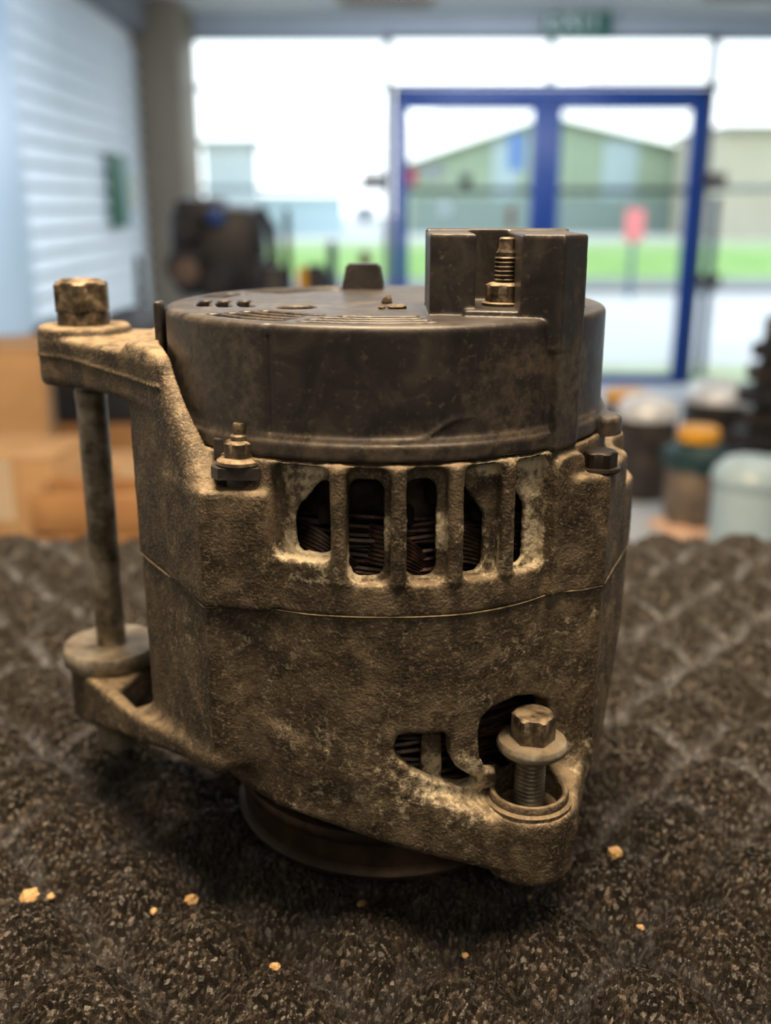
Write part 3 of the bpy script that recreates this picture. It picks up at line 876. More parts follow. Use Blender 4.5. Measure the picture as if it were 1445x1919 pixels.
# cardboard boxes
def carton(u, vtop, Y, s, rz, label, zbase=TZ, m=M_card):
    q = pt(u, vtop, Y)
    h = q.z - zbase
    r = empty('cardboard_box', (q.x, q.y, zbase), rz); tag(r, label, 'box', 'cardboard boxes at the left')
    sbox('carton', (-s[0] / 2, -s[1] / 2, 0), (s[0] / 2, s[1] / 2, h), m, r, bev=.003)
    sbox('tape', (-.022, -s[1] / 2 - .0006, h * .55), (.022, s[1] / 2 + .0006, h + .0006), plain('tape', (0.62, 0.50, 0.36, 1), .35), r)
    for sx in (-1, 1):
        f = sbox('flap', (-s[0] / 4 + .001, -s[1] / 2, 0), (s[0] / 4 - .001, s[1] / 2, .003), m, r)
        f.location = (sx * s[0] / 4, 0, h); f.rotation_euler = (0, -sx * .04, 0)
    return h


carton(-62, 648, 1.50, (.22, .18), .25, 'large brown cardboard box at the left edge, tallest')
carton(38, 838, 1.22, (.15, .12), -.2, 'smaller cardboard box with tape at the lower left edge')
carton(262, 862, 1.36, (.15, .10), .1, 'low ochre cardboard box just left of the alternator web')
# orange-brown crate of boards
q = pt(195, 905, 1.12)
ct = empty('wooden_crate', (q.x, q.y, TZ), .06); tag(ct, 'orange brown wooden crate between the cardboard boxes and the alternator', 'crate')
hc = q.z - TZ
for k in range(3):
    z0 = .004 + k * hc / 3
    o = sbox('board', (-.075, -.040, z0), (.075, -.032, z0 + hc / 3 - .007), M_wood, ct, bev=.0015)
    o = sbox('board', (-.075, .032, z0), (.075, .040, z0 + hc / 3 - .007), M_wood, ct, bev=.0015)
    for sx in (-1, 1): sbox('board', (sx * .071 - .004, -.031, z0), (sx * .071 + .004, .031, z0 + hc / 3 - .007), M_wood, ct, bev=.0015)
for sx in (-1, 1): sbox('corner_post', (sx * .064 - .006, -.031, 0), (sx * .064 + .006, -.019, hc), M_wood, ct)
sbox('bottom_board', (-.06, -.03, .0), (.06, .03, .006), M_wood, ct)

wr = empty('white_cloth', (pt(330, 860, 1.5).x, pt(330, 860, 1.5).y, TZ)); tag(wr, 'crumpled whitish cloth behind the alternator web', 'cloth')
bm = bmesh.new(); bmesh.ops.create_icosphere(bm, subdivisions=4, radius=.06)
vv = np.array([v.co[:] for v in bm.verts]); nn = noise3(vv * 45 + 50, 5)
for v, n_ in zip(bm.verts, nn): v.co *= (.75 + .5 * n_); v.co.z = max(v.co.z * .8 + .02, 0)
obj('fold', bm, plain('white_cloth_fabric', srgb(176, 168, 160), .85), wr)

# ================================================================== RUBBER CRUMB MAT
def axis(parts):
    out = [parts[0][0]]
    for a, b, s0, s1 in parts:
        x = a
        while x < b:
            t = (x - a) / (b - a); x += s0 + (s1 - s0) * t; out.append(x)
    return np.array(out)


xs = axis([(-.34, -.20, .0012, .0006), (-.20, .20, .00052, .00052), (.20, .34, .0006, .0012)])
ys = axis([(-.22, -.11, .002, .0008), (-.11, .02, .00050, .00055), (.02, .30, .0006, .0011)])
XX, YY = np.meshgrid(xs, ys, indexing='ij')


def h2(i, j, s):
    h = (i * 73856093) ^ (j * 19349663) ^ (s * 83492791)
    h = ((h ^ (h >> 13)) * 1274126177) & 0x7fffffff
    return ((h ^ (h >> 16)) & 0xffff) / 65535.0


def worley(x, y, cell, seed):
    gx, gy = x / cell, y / cell
    ix, iy = np.floor(gx).astype(np.int64), np.floor(gy).astype(np.int64)
    d1 = np.full(x.shape, 9.0); d2_ = np.full(x.shape, 9.0); ci = np.zeros(x.shape, np.int64); cj = ci.copy(); ox_ = np.zeros(x.shape); oy_ = ox_.copy()
    for a in (-1, 0, 1):
        for b in (-1, 0, 1):
            i, j = ix + a, iy + b
            px, py = i + h2(i, j, seed), j + h2(i, j, seed + 1)
            dx, dy = gx - px, gy - py
            d = np.sqrt(dx * dx + dy * dy)
            m = d < d1
            d2_ = np.where(m, d1, np.minimum(d2_, d))
            ci = np.where(m, i, ci); cj = np.where(m, j, cj); ox_ = np.where(m, dx, ox_); oy_ = np.where(m, dy, oy_)
            d1 = np.where(m, d, d1)
    return d1, d2_, ci, cj, ox_, oy_


def base_h(x, y):
    p = (x - .170) / .050 + (y - .288) / .054; q = (x - .170) / .050 - (y - .288) / .054
    f = np.abs(np.cos(np.pi * p)) ** .75 + np.abs(np.cos(np.pi * q)) ** .75 - 1
    return f * .0090 - .0090


wxn = XX + .0005 * np.sin(YY * 900) ; wyn = YY + .0005 * np.sin(XX * 800)
d1_, d2w, ci, cj, ox_, oy_ = worley(wxn, wyn, .0021, 3)
ch = h2(ci, cj, 11); tx = h2(ci, cj, 12) - .5; ty = h2(ci, cj, 13) - .5; cc = h2(ci, cj, 14)
e1, e2, ei, ej, _, _ = worley(wxn + .3, wyn + .7, .0042, 23)
gap = np.clip((d2w - d1_) / .28, 0, 1)
ZZ = base_h(XX, YY) + (ch ** 1.4 * .0021 + (tx * ox_ + ty * oy_) * .0018) * gap - .0011 * (1 - gap) + (h2(ei, ej, 31) - .5) * .0009
ZZ += .0006 * (noise3(np.stack([XX.ravel() / .012, YY.ravel() / .012, 0 * XX.ravel()], 1), 9).reshape(XX.shape) - .5)
# pressed under the pulley
rr_ = np.hypot(XX, YY)
ZZ = np.where(rr_ < .052, np.minimum(ZZ, .0035), ZZ)
nx, ny = XX.shape
V = np.stack([XX.ravel(), YY.ravel(), ZZ.ravel()], 1)
I = np.arange(nx * ny).reshape(nx, ny)
Q = np.stack([I[:-1, :-1].ravel(), I[1:, :-1].ravel(), I[1:, 1:].ravel(), I[:-1, 1:].ravel()], 1)
me = bpy.data.meshes.new('crumb_surface')
me.vertices.add(len(V)); me.vertices.foreach_set('co', V.astype(np.float32).ravel())
me.loops.add(Q.size); me.loops.foreach_set('vertex_index', Q.astype(np.int32).ravel())
me.polygons.add(len(Q)); me.polygons.foreach_set('loop_start', np.arange(0, Q.size, 4, dtype=np.int32))
me.polygons.foreach_set('use_smooth', np.zeros(len(Q), bool))
me.update(calc_edges=True)
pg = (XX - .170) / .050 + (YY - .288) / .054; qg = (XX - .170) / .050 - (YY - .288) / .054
gr = np.maximum(1 - np.abs(np.cos(np.pi * pg)) / .42, 1 - np.abs(np.cos(np.pi * qg)) / .42).clip(0, 1)  # mask along the valleys for painted window sheen with pale dust
gr *= (1 - .80 / (1 + np.exp((YY - .0) / .018)))  # painted sheen weakens towards the camera
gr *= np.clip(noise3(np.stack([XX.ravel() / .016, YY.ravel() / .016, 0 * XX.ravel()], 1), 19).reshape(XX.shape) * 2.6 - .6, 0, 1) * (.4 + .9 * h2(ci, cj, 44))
ag = me.attributes.new('groove_sheen_dust', 'FLOAT', 'POINT'); ag.data.foreach_set('value', gr.ravel().clip(0, 1).astype(np.float32))
at_ = me.attributes.new('crumb', 'FLOAT', 'POINT'); at_.data.foreach_set('value', cc.ravel().astype(np.float32))
RUB = bpy.data.materials.new('rubber_crumb'); RUB.use_nodes = True
n = RUB.node_tree.nodes; l = RUB.node_tree.links; b = n['Principled BSDF']
a = n.new('ShaderNodeAttribute'); a.attribute_name = 'crumb'
cr = n.new('ShaderNodeValToRGB'); l.new(a.outputs['Fac'], cr.inputs[0])
cr.color_ramp.elements[0].color = (0.013, 0.011, 0.0092, 1); cr.color_ramp.elements[1].color = (0.062, 0.047, 0.034, 1); cr.color_ramp.elements[1].position = 1.0
e = cr.color_ramp.elements.new(.55); e.color = (0.022, 0.018, 0.0145, 1)
e = cr.color_ramp.elements.new(.9); e.color = (0.032, 0.0255, 0.020, 1)
tcn = n.new('ShaderNodeTexCoord'); no = n.new('ShaderNodeTexNoise'); no.inputs['Scale'].default_value = 1500; no.inputs['Detail'].default_value = 3
l.new(tcn.outputs['Object'], no.inputs['Vector'])
bp = n.new('ShaderNodeBump'); bp.inputs['Distance'].default_value = .00025; bp.inputs['Strength'].default_value = 1
l.new(no.outputs['Fac'], bp.inputs['Height']); l.new(bp.outputs[0], b.inputs['Normal'])
a2 = n.new('ShaderNodeAttribute'); a2.attribute_name = 'groove_sheen_dust'
mg = n.new('ShaderNodeMix'); mg.data_type = 'RGBA'; mg.inputs[7].default_value = (0.15, 0.155, 0.175, 1)  # bluish grey of sheen and dust, mixed into the colour
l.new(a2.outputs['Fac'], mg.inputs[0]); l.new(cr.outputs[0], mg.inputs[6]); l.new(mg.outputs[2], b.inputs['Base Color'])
b.inputs['Roughness'].default_value = .5; b.inputs['Specular IOR Level'].default_value = .45
matr = empty('rubber_mat', (0, .04, 0)); tag(matr, 'black crumbed egg crate mat under the alternator', 'mat')
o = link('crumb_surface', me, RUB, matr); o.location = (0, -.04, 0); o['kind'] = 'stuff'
sbox('mat_body', (-.3395, -.2595, -.039), (.3395, .2600, -.0185), RUB, matr)


def mat_height(x, y):
    i = int(np.argmin(np.abs(xs - x))); j = int(np.argmin(np.abs(ys - y)))
    return float(ZZ[max(i - 2, 0):i + 3, max(j - 2, 0):j + 3].mean())


chips = [(58, 1690, .0032, 'largest tan chip, on the mat at the far left'), (95, 1684, .0014, 'tiny tan chip just right of the largest chip'),
         (357, 1694, .0024, 'tan chip left of centre below the pulley'), (288, 1712, .0013, 'tiny tan chip left of the left centre chip'),
         (679, 1699, .0016, 'dim tan chip in the shadow under the pulley'), (515, 1817, .0015, 'small tan chip low on the mat left of centre'),
         (1153, 1605, .0025, 'tan chip on the mat right of the lower boss'), (990, 1684, .0014, 'small tan chip under the lower right boss'),
         (872, 1795, .0012, 'brown sliver low on the mat right of centre'), (1200, 1742, .0012, 'brown sliver at the lower right of the mat')]
for u, v, r, lab in chips:
    q = gp(u, v, -.004)
    for _ in range(4):
        hz_ = mat_height(q.x, q.y); q = gp(u, v, hz_)
    bm = bmesh.new(); bmesh.ops.create_icosphere(bm, subdivisions=2, radius=r)
    rnd = random.Random(u)
    for vv_ in bm.verts: vv_.co *= rnd.uniform(.75, 1.15); vv_.co.z *= .75
    o = obj('wood_chip', bm, CRUMB, None, smooth=False); o.location = (q.x, q.y, hz_ + r * .55)
    tag(o, lab, 'chip', 'tan chips scattered on the mat')

# ================================================================== ALTERNATOR
alt = empty('alternator', (0, 0, 0))
tag(alt, 'grimy alternator with black rear cover standing on the rubber mat', 'alternator')

SEAM = 95.0
LPOLY = [(-28, -56), (-47, -58.2), (-74, -14), (-74, 24), (-50, 44), (-20, 50), (-20, -40)]
RPOLY = [(43, -48.5), (53, -46.5), (59.8, -43), (65, -30), (75.2, -6), (75.2, 18), (56, 42), (30, 40), (30, -30)]

# ---- rear housing
g = Grid((-116, -72, 92), (82, 72, 162), 0.56)
X, Y, Z, Fv = g.sub()
c0 = circ(X, Y, 0, 0, 65.5)
Fv[...] = ext(c0, Z, 90, 134.6, 1.0)
lug = poly(X, Y, [(-27, -56), (-31, -60.8), (-46.5, -58.4), (-60, -37), (-30, -30)])
add(g, lambda X, Y, Z: ext(poly(X, Y, [(-27, -56), (-30, -60.8), (-46.8, -58.0), (-60, -37), (-30, -30)]), Z, 88, 126.4, 1.8), (-62, -62, 88), (-25, -28, 128), 2.2)
# left web with sloped fin, follows the cover
def fin(X, Y, Z):
    d = poly(X, Y, LPOLY)
    e = ext(d, Z, 85, 158.2, 2.0)
    # sloping top edge from the lug up to the knee, t runs from the front corner backwards
    t = ((X + 47) * -27 + (Y + 58) * 44) / 51.6
    pl = (Z - (124.5 + t * 1.12)) * .60
    return smax(e, pl, 6.0)
add(g, fin, (-80, -62, 90), (-15, 54, 161), 1.5)
# hollow the back of the left mass above the body so it is a web, not a block
cut(g, lambda X, Y, Z: ext(poly(X, Y, [(-68.5, -2), (-68.5, 20), (-60, 36), (-20, 44), (-20, -2)]), Z, 108, 137, 3), (-75, -5, 104), (-15, 50, 140), 2)
# ear arm and boss
def arm(X, Y, Z):
    d = poly(X, Y, [(-103, 14), (-72, -18), (-60, -35), (-50, -20), (-50, 30), (-64, 37), (-92, 40.5)])
    d = smin(d, circ(X, Y, -97, 27, 14.3), 2)
    bow = 0.0
    return ext(d, Z, 141.2, 155.6, 2.0)
add(g, arm, (-114, -38, 138), (-45, 44, 160), 2.5)
add(g, lambda X, Y, Z: ext(circ(X, Y, -97, 27, 14.6), Z, 140.0, 158.4, 1.6), (-114, 10, 136), (-80, 44, 161), 1.2)
# casting flash line round the ear
X, Y, Z, Fv = g.sub((-116, -60, 144), (-60, 46, 154))
Fv -= (0.55 * np.exp(-((Z - 149.2 - 0.8 * np.sin(X * .11)) / 0.45) ** 2)).astype(np.float32)
# right lug and corner
add(g, lambda X, Y, Z: ext(poly(X, Y, RPOLY), Z, 85, 127.0, 1.8), (28, -52, 88), (78, 46, 129), 1.5)
cut(g, lambda X, Y, Z: ext(circ(X, Y, 92, -8, 23.6), Z, 117, 140, 2.5), (60, -40, 110), (82, 30, 140), 1.5)
# raised front panel right of the slots
def panel(X, Y, Z):
    A_ = ang(X, Y); s = (A_ - 316.6) * (math.pi / 180) * 66
    return np.maximum(rbox2(s, Z, 0, 110, 6.6, 22.8, 4.0), np.abs(np.sqrt(X * X + Y * Y) - 63.5) - 4.0)
add(g, panel, (38, -56, 90), (60, -34, 135), 1.2)
# cavity and cover clearance
cut(g, lambda X, Y, Z: ext(circ(X, Y, 0, 0, 60.3), Z, 80, 150, .5), (-62, -62, 80), (62, 62, 165), .8)
cut(g, lambda X, Y, Z: ext(circ(X, Y, 0, 0, 65.6), Z, 134.9, 175, .3), (-70, -70, 133), (70, 70, 165), .5)
# ventilation pockets between ribs
SL = [(248.3, 257.6, 110.2, 244.0, 257.9), (261.4, 269.6, 105.0, 261.4, 271.2), (274.5, 281.9, 104.8, 274.5, 284.0),
      (287.3, 293.8, 104.8, 287.3, 296.9), (300.0, 306.0, 104.8, 300.0, 310.2)]
for i, (t0, t1, zb, p0, p1) in enumerate(SL):
    for R, aa, bb_, zb2, zt, r, rin in ((66, p0, p1, zb - 1.2, 133.8, 3.0, 62.2), (65.5, t0, t1, zb, 130.3, 3.0, 50.0)):
        def slot(X, Y, Z, R=R, aa=aa, bb_=bb_, zb2=zb2, zt=zt, r=r, rin=rin, i=i):
            A_ = ang(X, Y); s = (A_ - (aa + bb_) / 2) * (math.pi / 180) * R
            hw_ = (bb_ - aa) * (math.pi / 180) * R / 2
            d = rbox2(s, Z, 0, (zb2 + zt) / 2, hw_, (zt - zb2) / 2, r)
            if rin < 60 and i >= 3:
                d = smax(d, (s * .78 + (Z - 124.5) * .62) - .2, 1.0)
            if rin < 60 and i == 0:
                d = smax(d, (-s * .75 + (Z - 124.5) * .66) - 1.8, 2.0)
            return np.maximum(d, rin - np.sqrt(X * X + Y * Y))
        am, bm_ = math.radians(aa - 3), math.radians(bb_ + 3)
        xs_ = [68 * math.cos(am), 68 * math.cos(bm_), 50 * math.cos(am), 50 * math.cos(bm_)]; ys_ = [68.5 * math.sin(am), 68.5 * math.sin(bm_), 50 * math.sin(am), -68.5]
        cut(g, slot, (min(xs_), -70, zb2 - 4), (max(xs_), max(ys_), zt + 4), .7 if rin < 60 else 1.4)
# rib noses standing proud at the top
for a0 in (259.6, 272.9, 285.7, 298.5):
    am = math.radians(a0)
    cx_, cy_ = 64.9 * math.cos(am), 64.9 * math.sin(am)
    add(g, lambda X, Y, Z, cx_=cx_, cy_=cy_: ext(circ(X, Y, cx_, cy_, 1.7), Z, 103, 134.4, 1.5), (cx_ - 4, cy_ - 4, 100), (cx_ + 4, cy_ + 4, 136), 1.0)
# more slots round the back
for a0 in list(range(20, 160, 14)):
    am = math.radians(a0)
    def slot(X, Y, Z, a0=a0):
        s = (ang(X, Y) - a0) * (math.pi / 180) * 65
        return np.maximum(rbox2(s, Z, 0, 117, 4.4, 12, 3), 50 - np.sqrt(X * X + Y * Y))
    cx_, cy_ = 66 * math.cos(am), 66 * math.sin(am)
    cut(g, slot, (cx_ - 14, cy_ - 14, 100), (cx_ + 14, cy_ + 14, 133), .7)
# flat lower edge at the seam
X, Y, Z, Fv = g.sub()
Fv[...] = np.maximum(Fv, SEAM - Z)


def crust_rear(V):
    A_ = ang(V[:, 0], V[:, 1]); z = V[:, 2]; R = np.hypot(V[:, 0], V[:, 1])
    inr = np.clip((A_ - 243) / 6, 0, 1) * np.clip((316 - A_) / 6, 0, 1) * np.clip((z - 101) / 5, 0, 1)
    poc = np.clip((65.2 - R) / 1.2, 0, 1)
    n1 = noise3(V / 9.0, 41)
    c = inr * (.25 + .5 * poc) * np.clip(n1 * 2.2 - .35, 0, 1.2)
    sill = inr * np.exp(-((z - 104.2) / 1.2) ** 2) * .6
    left = np.clip((A_ - 243) / 3, 0, 1) * np.clip((251 - A_) / 3, 0, 1) * np.clip((z - 106) / 5, 0, 1) * .8
    return np.clip(np.maximum(np.maximum(c, left * n1 * 1.5), sill), 0, 1)


rear = net_obj('rear_housing', g, ALU, alt, .16, crust_rear)
rear['label'] = 'upper aluminium housing with ribbed vent slots'
del g

# ---- front (drive end) housing
g = Grid((-116, -72, 13), (82, 72, 96), 0.56)
X, Y, Z, Fv = g.sub()
rz_ = 65.1 - 10.5 * np.clip((50 - Z) / 22, 0, 1) ** 1.6
Fv[...] = smax((np.sqrt(X * X + Y * Y) - rz_) * .93, np.abs(Z - 61.5) - 33.5, 1.5)
LP2 = [(-27, -56), (-46.6, -57.6), (-73.4, -14), (-73.4, 24), (-50, 44), (-20, 50), (-20, -40)]
def lmass(X, Y, Z):
    d = poly(X, Y, LP2)
    e = ext(d, Z, 34, 100, 2.0)
    return smax(e, (-(Z - 46) - (X + 46) * -.05 - (Y + 58) * .10) * .9, 3)
add(g, lmass, (-80, -62, 28), (-15, 54, 98), 2.5)
def rmass(X, Y, Z):
    d = poly(X, Y, [(43, -48), (52.5, -46), (59.3, -42.6), (64.5, -30), (74.7, -6), (74.7, 18), (56, 42), (30, 40), (30, -30)])
    e = ext(d, Z, 36, 100, 2.0)
    return smax(e, (X - 74.5 + (64 - Z) * .30) * .95, 3)
add(g, rmass, (28, -52, 28), (78, 46, 98), 2.5)
# front right arm: sloping slab from the left corner to the boss
def farm(X, Y, Z):
    d = poly(X, Y, [(-44, -50), (-30, -60), (2, -65.6), (30, -65.4), (46, -52), (30, -40), (-20, -40)])
    top = 49 - .43 * X; bot = 28.0 - .29 * X
    e = smax(d, (Z - top) * .9, 3.5)
    return smax(e, (bot - Z) * .95, 2.5)
add(g, farm, (-50, -70, 14), (55, -36, 74), 2.5)
# boss and gusset
add(g, lambda X, Y, Z: ext(circ(X, Y, 40.2, -55, 12.8), Z, 16.2, 36.6, 1.6), (26, -70, 14), (56, -40, 39), 2.2)
def gus(X, Y, Z):
    d = poly(X, Y, [(52, -60.5), (66, -22), (72, 4), (50, 10), (38, -40)])
    top = 40 + (Y + 52) * .62
    e = smax(d, (Z - top) * .85, 3.5)
    return smax(e, (27 + (Y + 60) * .30 - Z) * .95, 2)
add(g, gus, (34, -64, 16), (76, 14, 90), 3)
add(g, lambda X, Y, Z: ext(circ(X, Y, 50.6, -46.5, 4.2), Z, 24, 38.6, 2.2), (44, -54, 22), (58, -40, 42), 1.5)
# lower left ear
def larm(X, Y, Z):
    d = poly(X, Y, [(-108, 18), (-46.5, -56), (-40, -20), (-44, 10), (-66, 34), (-92, 40.2)])
    top = 41.0 + np.clip((X + 80) * .25, 0, 8)
    bot = 25.0 + (X + 97) * .40
    e = smax(d, (Z - top) * .95, 2.0)
    return smax(e, (bot - Z) * .95, 2.5)
add(g, larm, (-112, -60, 15), (-36, 44, 56), 4)
add(g, lambda X, Y, Z: ext(circ(X, Y, -97, 26.5, 14.4), Z, 23.6, 41.0, 1.8), (-114, 10, 16), (-80, 44, 43), 2.0)
# dark recess between the ear and the body
cut(g, lambda X, Y, Z: ext(poly(X, Y, [(-88, 2), (-80, -9), (-73.6, -9), (-73.6, 26), (-82, 26)]), Z, 27, 60, 1.5), (-91, -12, 24), (-70, 30, 62), 2.0)
# cavity
X, Y, Z, Fv = g.sub()
ri = 60.3 - 10.5 * np.clip((50 - Z) / 22, 0, 1) ** 1.6
Fv[...] = smax(Fv, -smax((np.sqrt(X * X + Y * Y) - ri) * .93, 33.0 - Z, 1.0), .8)
# inner post seen through the first window
add(g, lambda X, Y, Z: ext(poly(X, Y, [(9.8, -60), (15.5, -58.5), (15.0, -54), (9.5, -55)]), Z, 30, 70, .5), (6, -64, 28), (19, -50, 72), .6)
# windows in the sloping shoulder
W1 = [(271.8, 58), (272.8, 61.2), (275, 61.9), (283.6, 61.2), (285.2, 59.8), (285.6, 53.6), (287.6, 49.6), (291.5, 46.6), (293.6, 44.4), (292.6, 42.6), (289, 42.9), (282, 46.2), (276, 50.6), (272.6, 54.6)]
W2 = [(292.5, 60), (293.3, 63.8), (296, 66.2), (303, 67.4), (309, 66), (313, 63), (314.4, 58.5), (313.4, 54.5), (310, 50), (306, 47), (300, 45), (295.5, 47), (293, 52)]
for W, ac in ((W1, 282), (W2, 309)):
    P_ = [((a_ - ac) * math.pi / 180 * 65.3, z_) for a_, z_ in W]
    def win(X, Y, Z, P_=P_, ac=ac):
        s = (ang(X, Y) - ac) * (math.pi / 180) * 65.3
        d = poly(s + 0 * Z, Z + 0 * s, P_)
        R = np.sqrt(X * X + Y * Y)
        return np.maximum(d, np.maximum(59.0 - R, R - 74)) - .0
    am0 = math.radians(W[0][0] - 3); am1 = math.radians(max(a_ for a_, _ in W) + 3)
    cut(g, win, (60 * math.cos(am0) - 4, -72, 38), (74 * math.cos(am1) + 2, -32 if ac > 300 else -48, 69), 1.0)
# cup of the boss and its raised ring
cut(g, lambda X, Y, Z: ext(circ(X, Y, 39.8, -55, 9.4), Z, 33.2, 60, .3), (28, -68, 30), (54, -42, 46), .5)
X, Y, Z, Fv = g.sub()
Fv[...] = np.maximum(Fv, Z - (SEAM - .25))


def crust_front(V):
    A_ = ang(V[:, 0], V[:, 1]); z = V[:, 2]
    n1 = noise3(V / 12.0, 51)
    m = np.exp(-((A_ - 284) / 24) ** 2) * np.exp(-((z - 47) / 10) ** 2)
    return np.clip(m * .5 + n1 * .35 - .05, 0, .9)


front = net_obj('front_housing', g, ALU, alt, .16, crust_front)
front['label'] = 'lower aluminium housing with two mounting ears'
del g

# ---- casting flash along the seam
bm = bmesh.new()
def seam_r(a):
    x, y = math.cos(a), math.sin(a)
    best = 65.5
    for P_ in (LPOLY, RPOLY):
        n_ = len(P_)
        for i in range(n_):
            (x1, y1), (x2, y2) = P_[i], P_[(i + 1) % n_]
            den = x * (y2 - y1) - y * (x2 - x1)
            if abs(den) < 1e-9: continue
            t = (x1 * (y2 - y1) - y1 * (x2 - x1)) / den
            u_ = (x1 * y - y1 * x) / den
            if t > 0 and 0 <= u_ <= 1: best = max(best, t)
    return best
pts_ = []
for k in range(241):
    a_ = 2 * math.pi * k / 240
    R = seam_r(a_) - .10 + .12 * math.sin(a_ * 9) * math.sin(a_ * 23)
    pts_.append((R * math.cos(a_) * .001, R * math.sin(a_) * .001, (SEAM + .25 * math.sin(7 * a_)) * .001))
tube(bm, pts_, .00024, 6, False)
o = obj('seam_flash', bm, mat('seam_edge', [(0.08, 0.06, 0.04, 1), (0.30, 0.235, 0.15, 1)], scale=300, rough=.6, metal=.2), alt)

# ---- rear plastic cover
g = Grid((-69, -69, 133), (69, 69, 192), 0.5)
X, Y, Z, Fv = g.sub()
A2 = ang(X, Y); R2_ = np.sqrt(X * X + Y * Y)
rad = 63.5 + .7 * (1 / (1 + np.exp((A2 - 243.0) * 6))) * (1 / (1 + np.exp((200 - A2) * 2))) - .0 * Z
Fv[...] = ext(R2_ - rad, Z, 130, 168.0, 1.8)
Fv[...] = smin(Fv, ext(R2_ - 65.0 + .0 * Z, Z, 135.2, 139.4, .6), .6)
Fv[...] = smin(Fv, ext(R2_ - 64.2, Z, 139.0, 140.8, .6), .8)
# swoosh bead low on the front
X_, Y_, Z_, Fs = g.sub((-5, -69, 136), (45, -40, 152))
As = ang(X_, Y_)
curve = 140.2 + 5.5 * (1 / (1 + np.exp(-(As - 281.5) * .55)))
dd = np.sqrt((np.sqrt(X_ ** 2 + Y_ ** 2) - 63.5) ** 2 + (Z_ - curve) ** 2) - .20 + .5 * np.clip((As - 284) / 5, 0, 1)
Fs[...] = smin(Fs, np.where((As > 262) & (As < 290), dd, 5).astype(np.float32), 1.2)
# vertical column under the terminal shroud
def col(X, Y, Z):
    d = poly(X, Y, [(40.5, -48.2), (43.2, -50.4), (50.2, -43.0), (50.0, -38), (38, -38)])
    return ext(d, Z, 134.5, 188.0, .8)
add(g, col, (36, -53, 133), (53, -35, 190), .8)
# left corner strip
add(g, lambda X, Y, Z: ext(poly(X, Y, [(-63.6, -12), (-65.8, -12), (-65.4, -7), (-63.4, -7)]), Z, 137, 169.0, .6), (-67, -14, 135), (-61, -5, 171), .6)
# shroud blocks
add(g, lambda X, Y, Z: ext(poly(X, Y, [(11.2, -39.5), (22.8, -40.5), (22.8, -12), (11.2, -12)]), Z, 160, 188.2, .5), (9, -43, 160), (25, -10, 190), .6)
add(g, lambda X, Y, Z: ext(poly(X, Y, [(33.6, -46.5), (43.5, -50.2), (50.2, -42.6), (50.2, -12), (33.6, -12)]), Z, 160, 188.2, .5), (31, -53, 160), (52, -10, 190), .6)
add(g, lambda X, Y, Z: ext(poly(X, Y, [(11.2, -15), (50.2, -15), (50.2, -9), (11.2, -9)]), Z, 160, 188.9, .5), (9, -17, 160), (52, -7, 191), .6)
add(g, lambda X, Y, Z: ext(poly(X, Y, [(20, -42.8), (36, -46.8), (36, -12), (20, -12)]), Z, 160, 169.6, .5), (18, -50, 160), (38, -10, 172), .6)
add(g, lambda X, Y, Z: ext(poly(X, Y, [(51.4, -26), (53, -26), (53, -10), (51.4, -10)]), Z, 160, 186.5, .3), (49, -28, 160), (55, -8, 189), .5)
add(g, lambda X, Y, Z: ext(poly(X, Y, [(53.6, -20), (54.8, -20), (54.8, -10), (53.6, -10)]), Z, 160, 181.5, .3), (51, -22, 160), (56, -8, 184), .5)
# lugs of the cover at the right, behind the bolt
add(g, lambda X, Y, Z: ext(circ(X, Y, 59.5, -20, 7.5), Z, 132, 138.6, 1.5), (50, -30, 133), (68, -10, 141), 1.5)
# hollow
cut(g, lambda X, Y, Z: ext(circ(X, Y, 0, 0, 60.8), Z, 120, 165.2, 1), (-62, -62, 130), (62, 62, 167), .5)
# vent arcs
def arcslot(rc, a0, a1, hwid=1.8):
    def f(X, Y, Z):
        R = np.sqrt(X * X + Y * Y); A_ = ang(X, Y)
        mid = (a0 + a1) / 2; half = (a1 - a0) / 2
        da = (A_ - mid + 180) % 360 - 180
        s = np.abs(da) * math.pi / 180 * rc - half * math.pi / 180 * rc
        d = np.sqrt(np.maximum(s, 0) ** 2 + (R - rc) ** 2) - hwid
        return np.maximum(d, 163.0 - Z)
    cut(g, f, (-66, -66, 162), (66, 66, 170), .15)
for rc, a0, a1 in ((57.6, 250, 281), (52.6, 250, 280), (47.6, 252, 279), (42.8, 256, 279),
                   (57.6, 219, 243), (52.6, 220, 243), (47.6, 219, 242), (42.6, 221, 246),
                   (57.6, 150, 165), (52.6, 150, 166), (47.6, 178, 200), (41.6, 178, 203), (53.0, 178, 196),
                   (58.0, 108, 140), (53.4, 108, 142), (48.6, 110, 142), (44, 112, 140)):
    arcslot(rc, a0, a1)
cut(g, lambda X, Y, Z: ext(circ(X, Y, -24.5, -18.5, 5.4), Z, 164, 175, .2), (-32, -26, 163), (-17, -11, 170), .3)
# nick in the rim
cut(g, lambda X, Y, Z: np.sqrt((X + 28.8) ** 2 + (Y + 58.2) ** 2 + ((Z - 168.5) * 1.2) ** 2) - 1.5, (-32, -62, 165), (-25, -54, 170), .4)
cut(g, lambda X, Y, Z: np.sqrt((X + 33.8) ** 2 + (Y + 55.2) ** 2 + ((Z - 169.3) * 1.4) ** 2) - 2.0, (-38, -60, 165), (-29, -50, 171), .8)
# panel step line on the front left
X_, Y_, Z_, Fs = g.sub((-34, -69, 141), (-24, -52, 165))
Fs += (.5 * np.exp(-(((ang(X_, Y_) - 243.4) * 1.1) / .35) ** 2) * np.ones_like(Z_)).astype(np.float32)


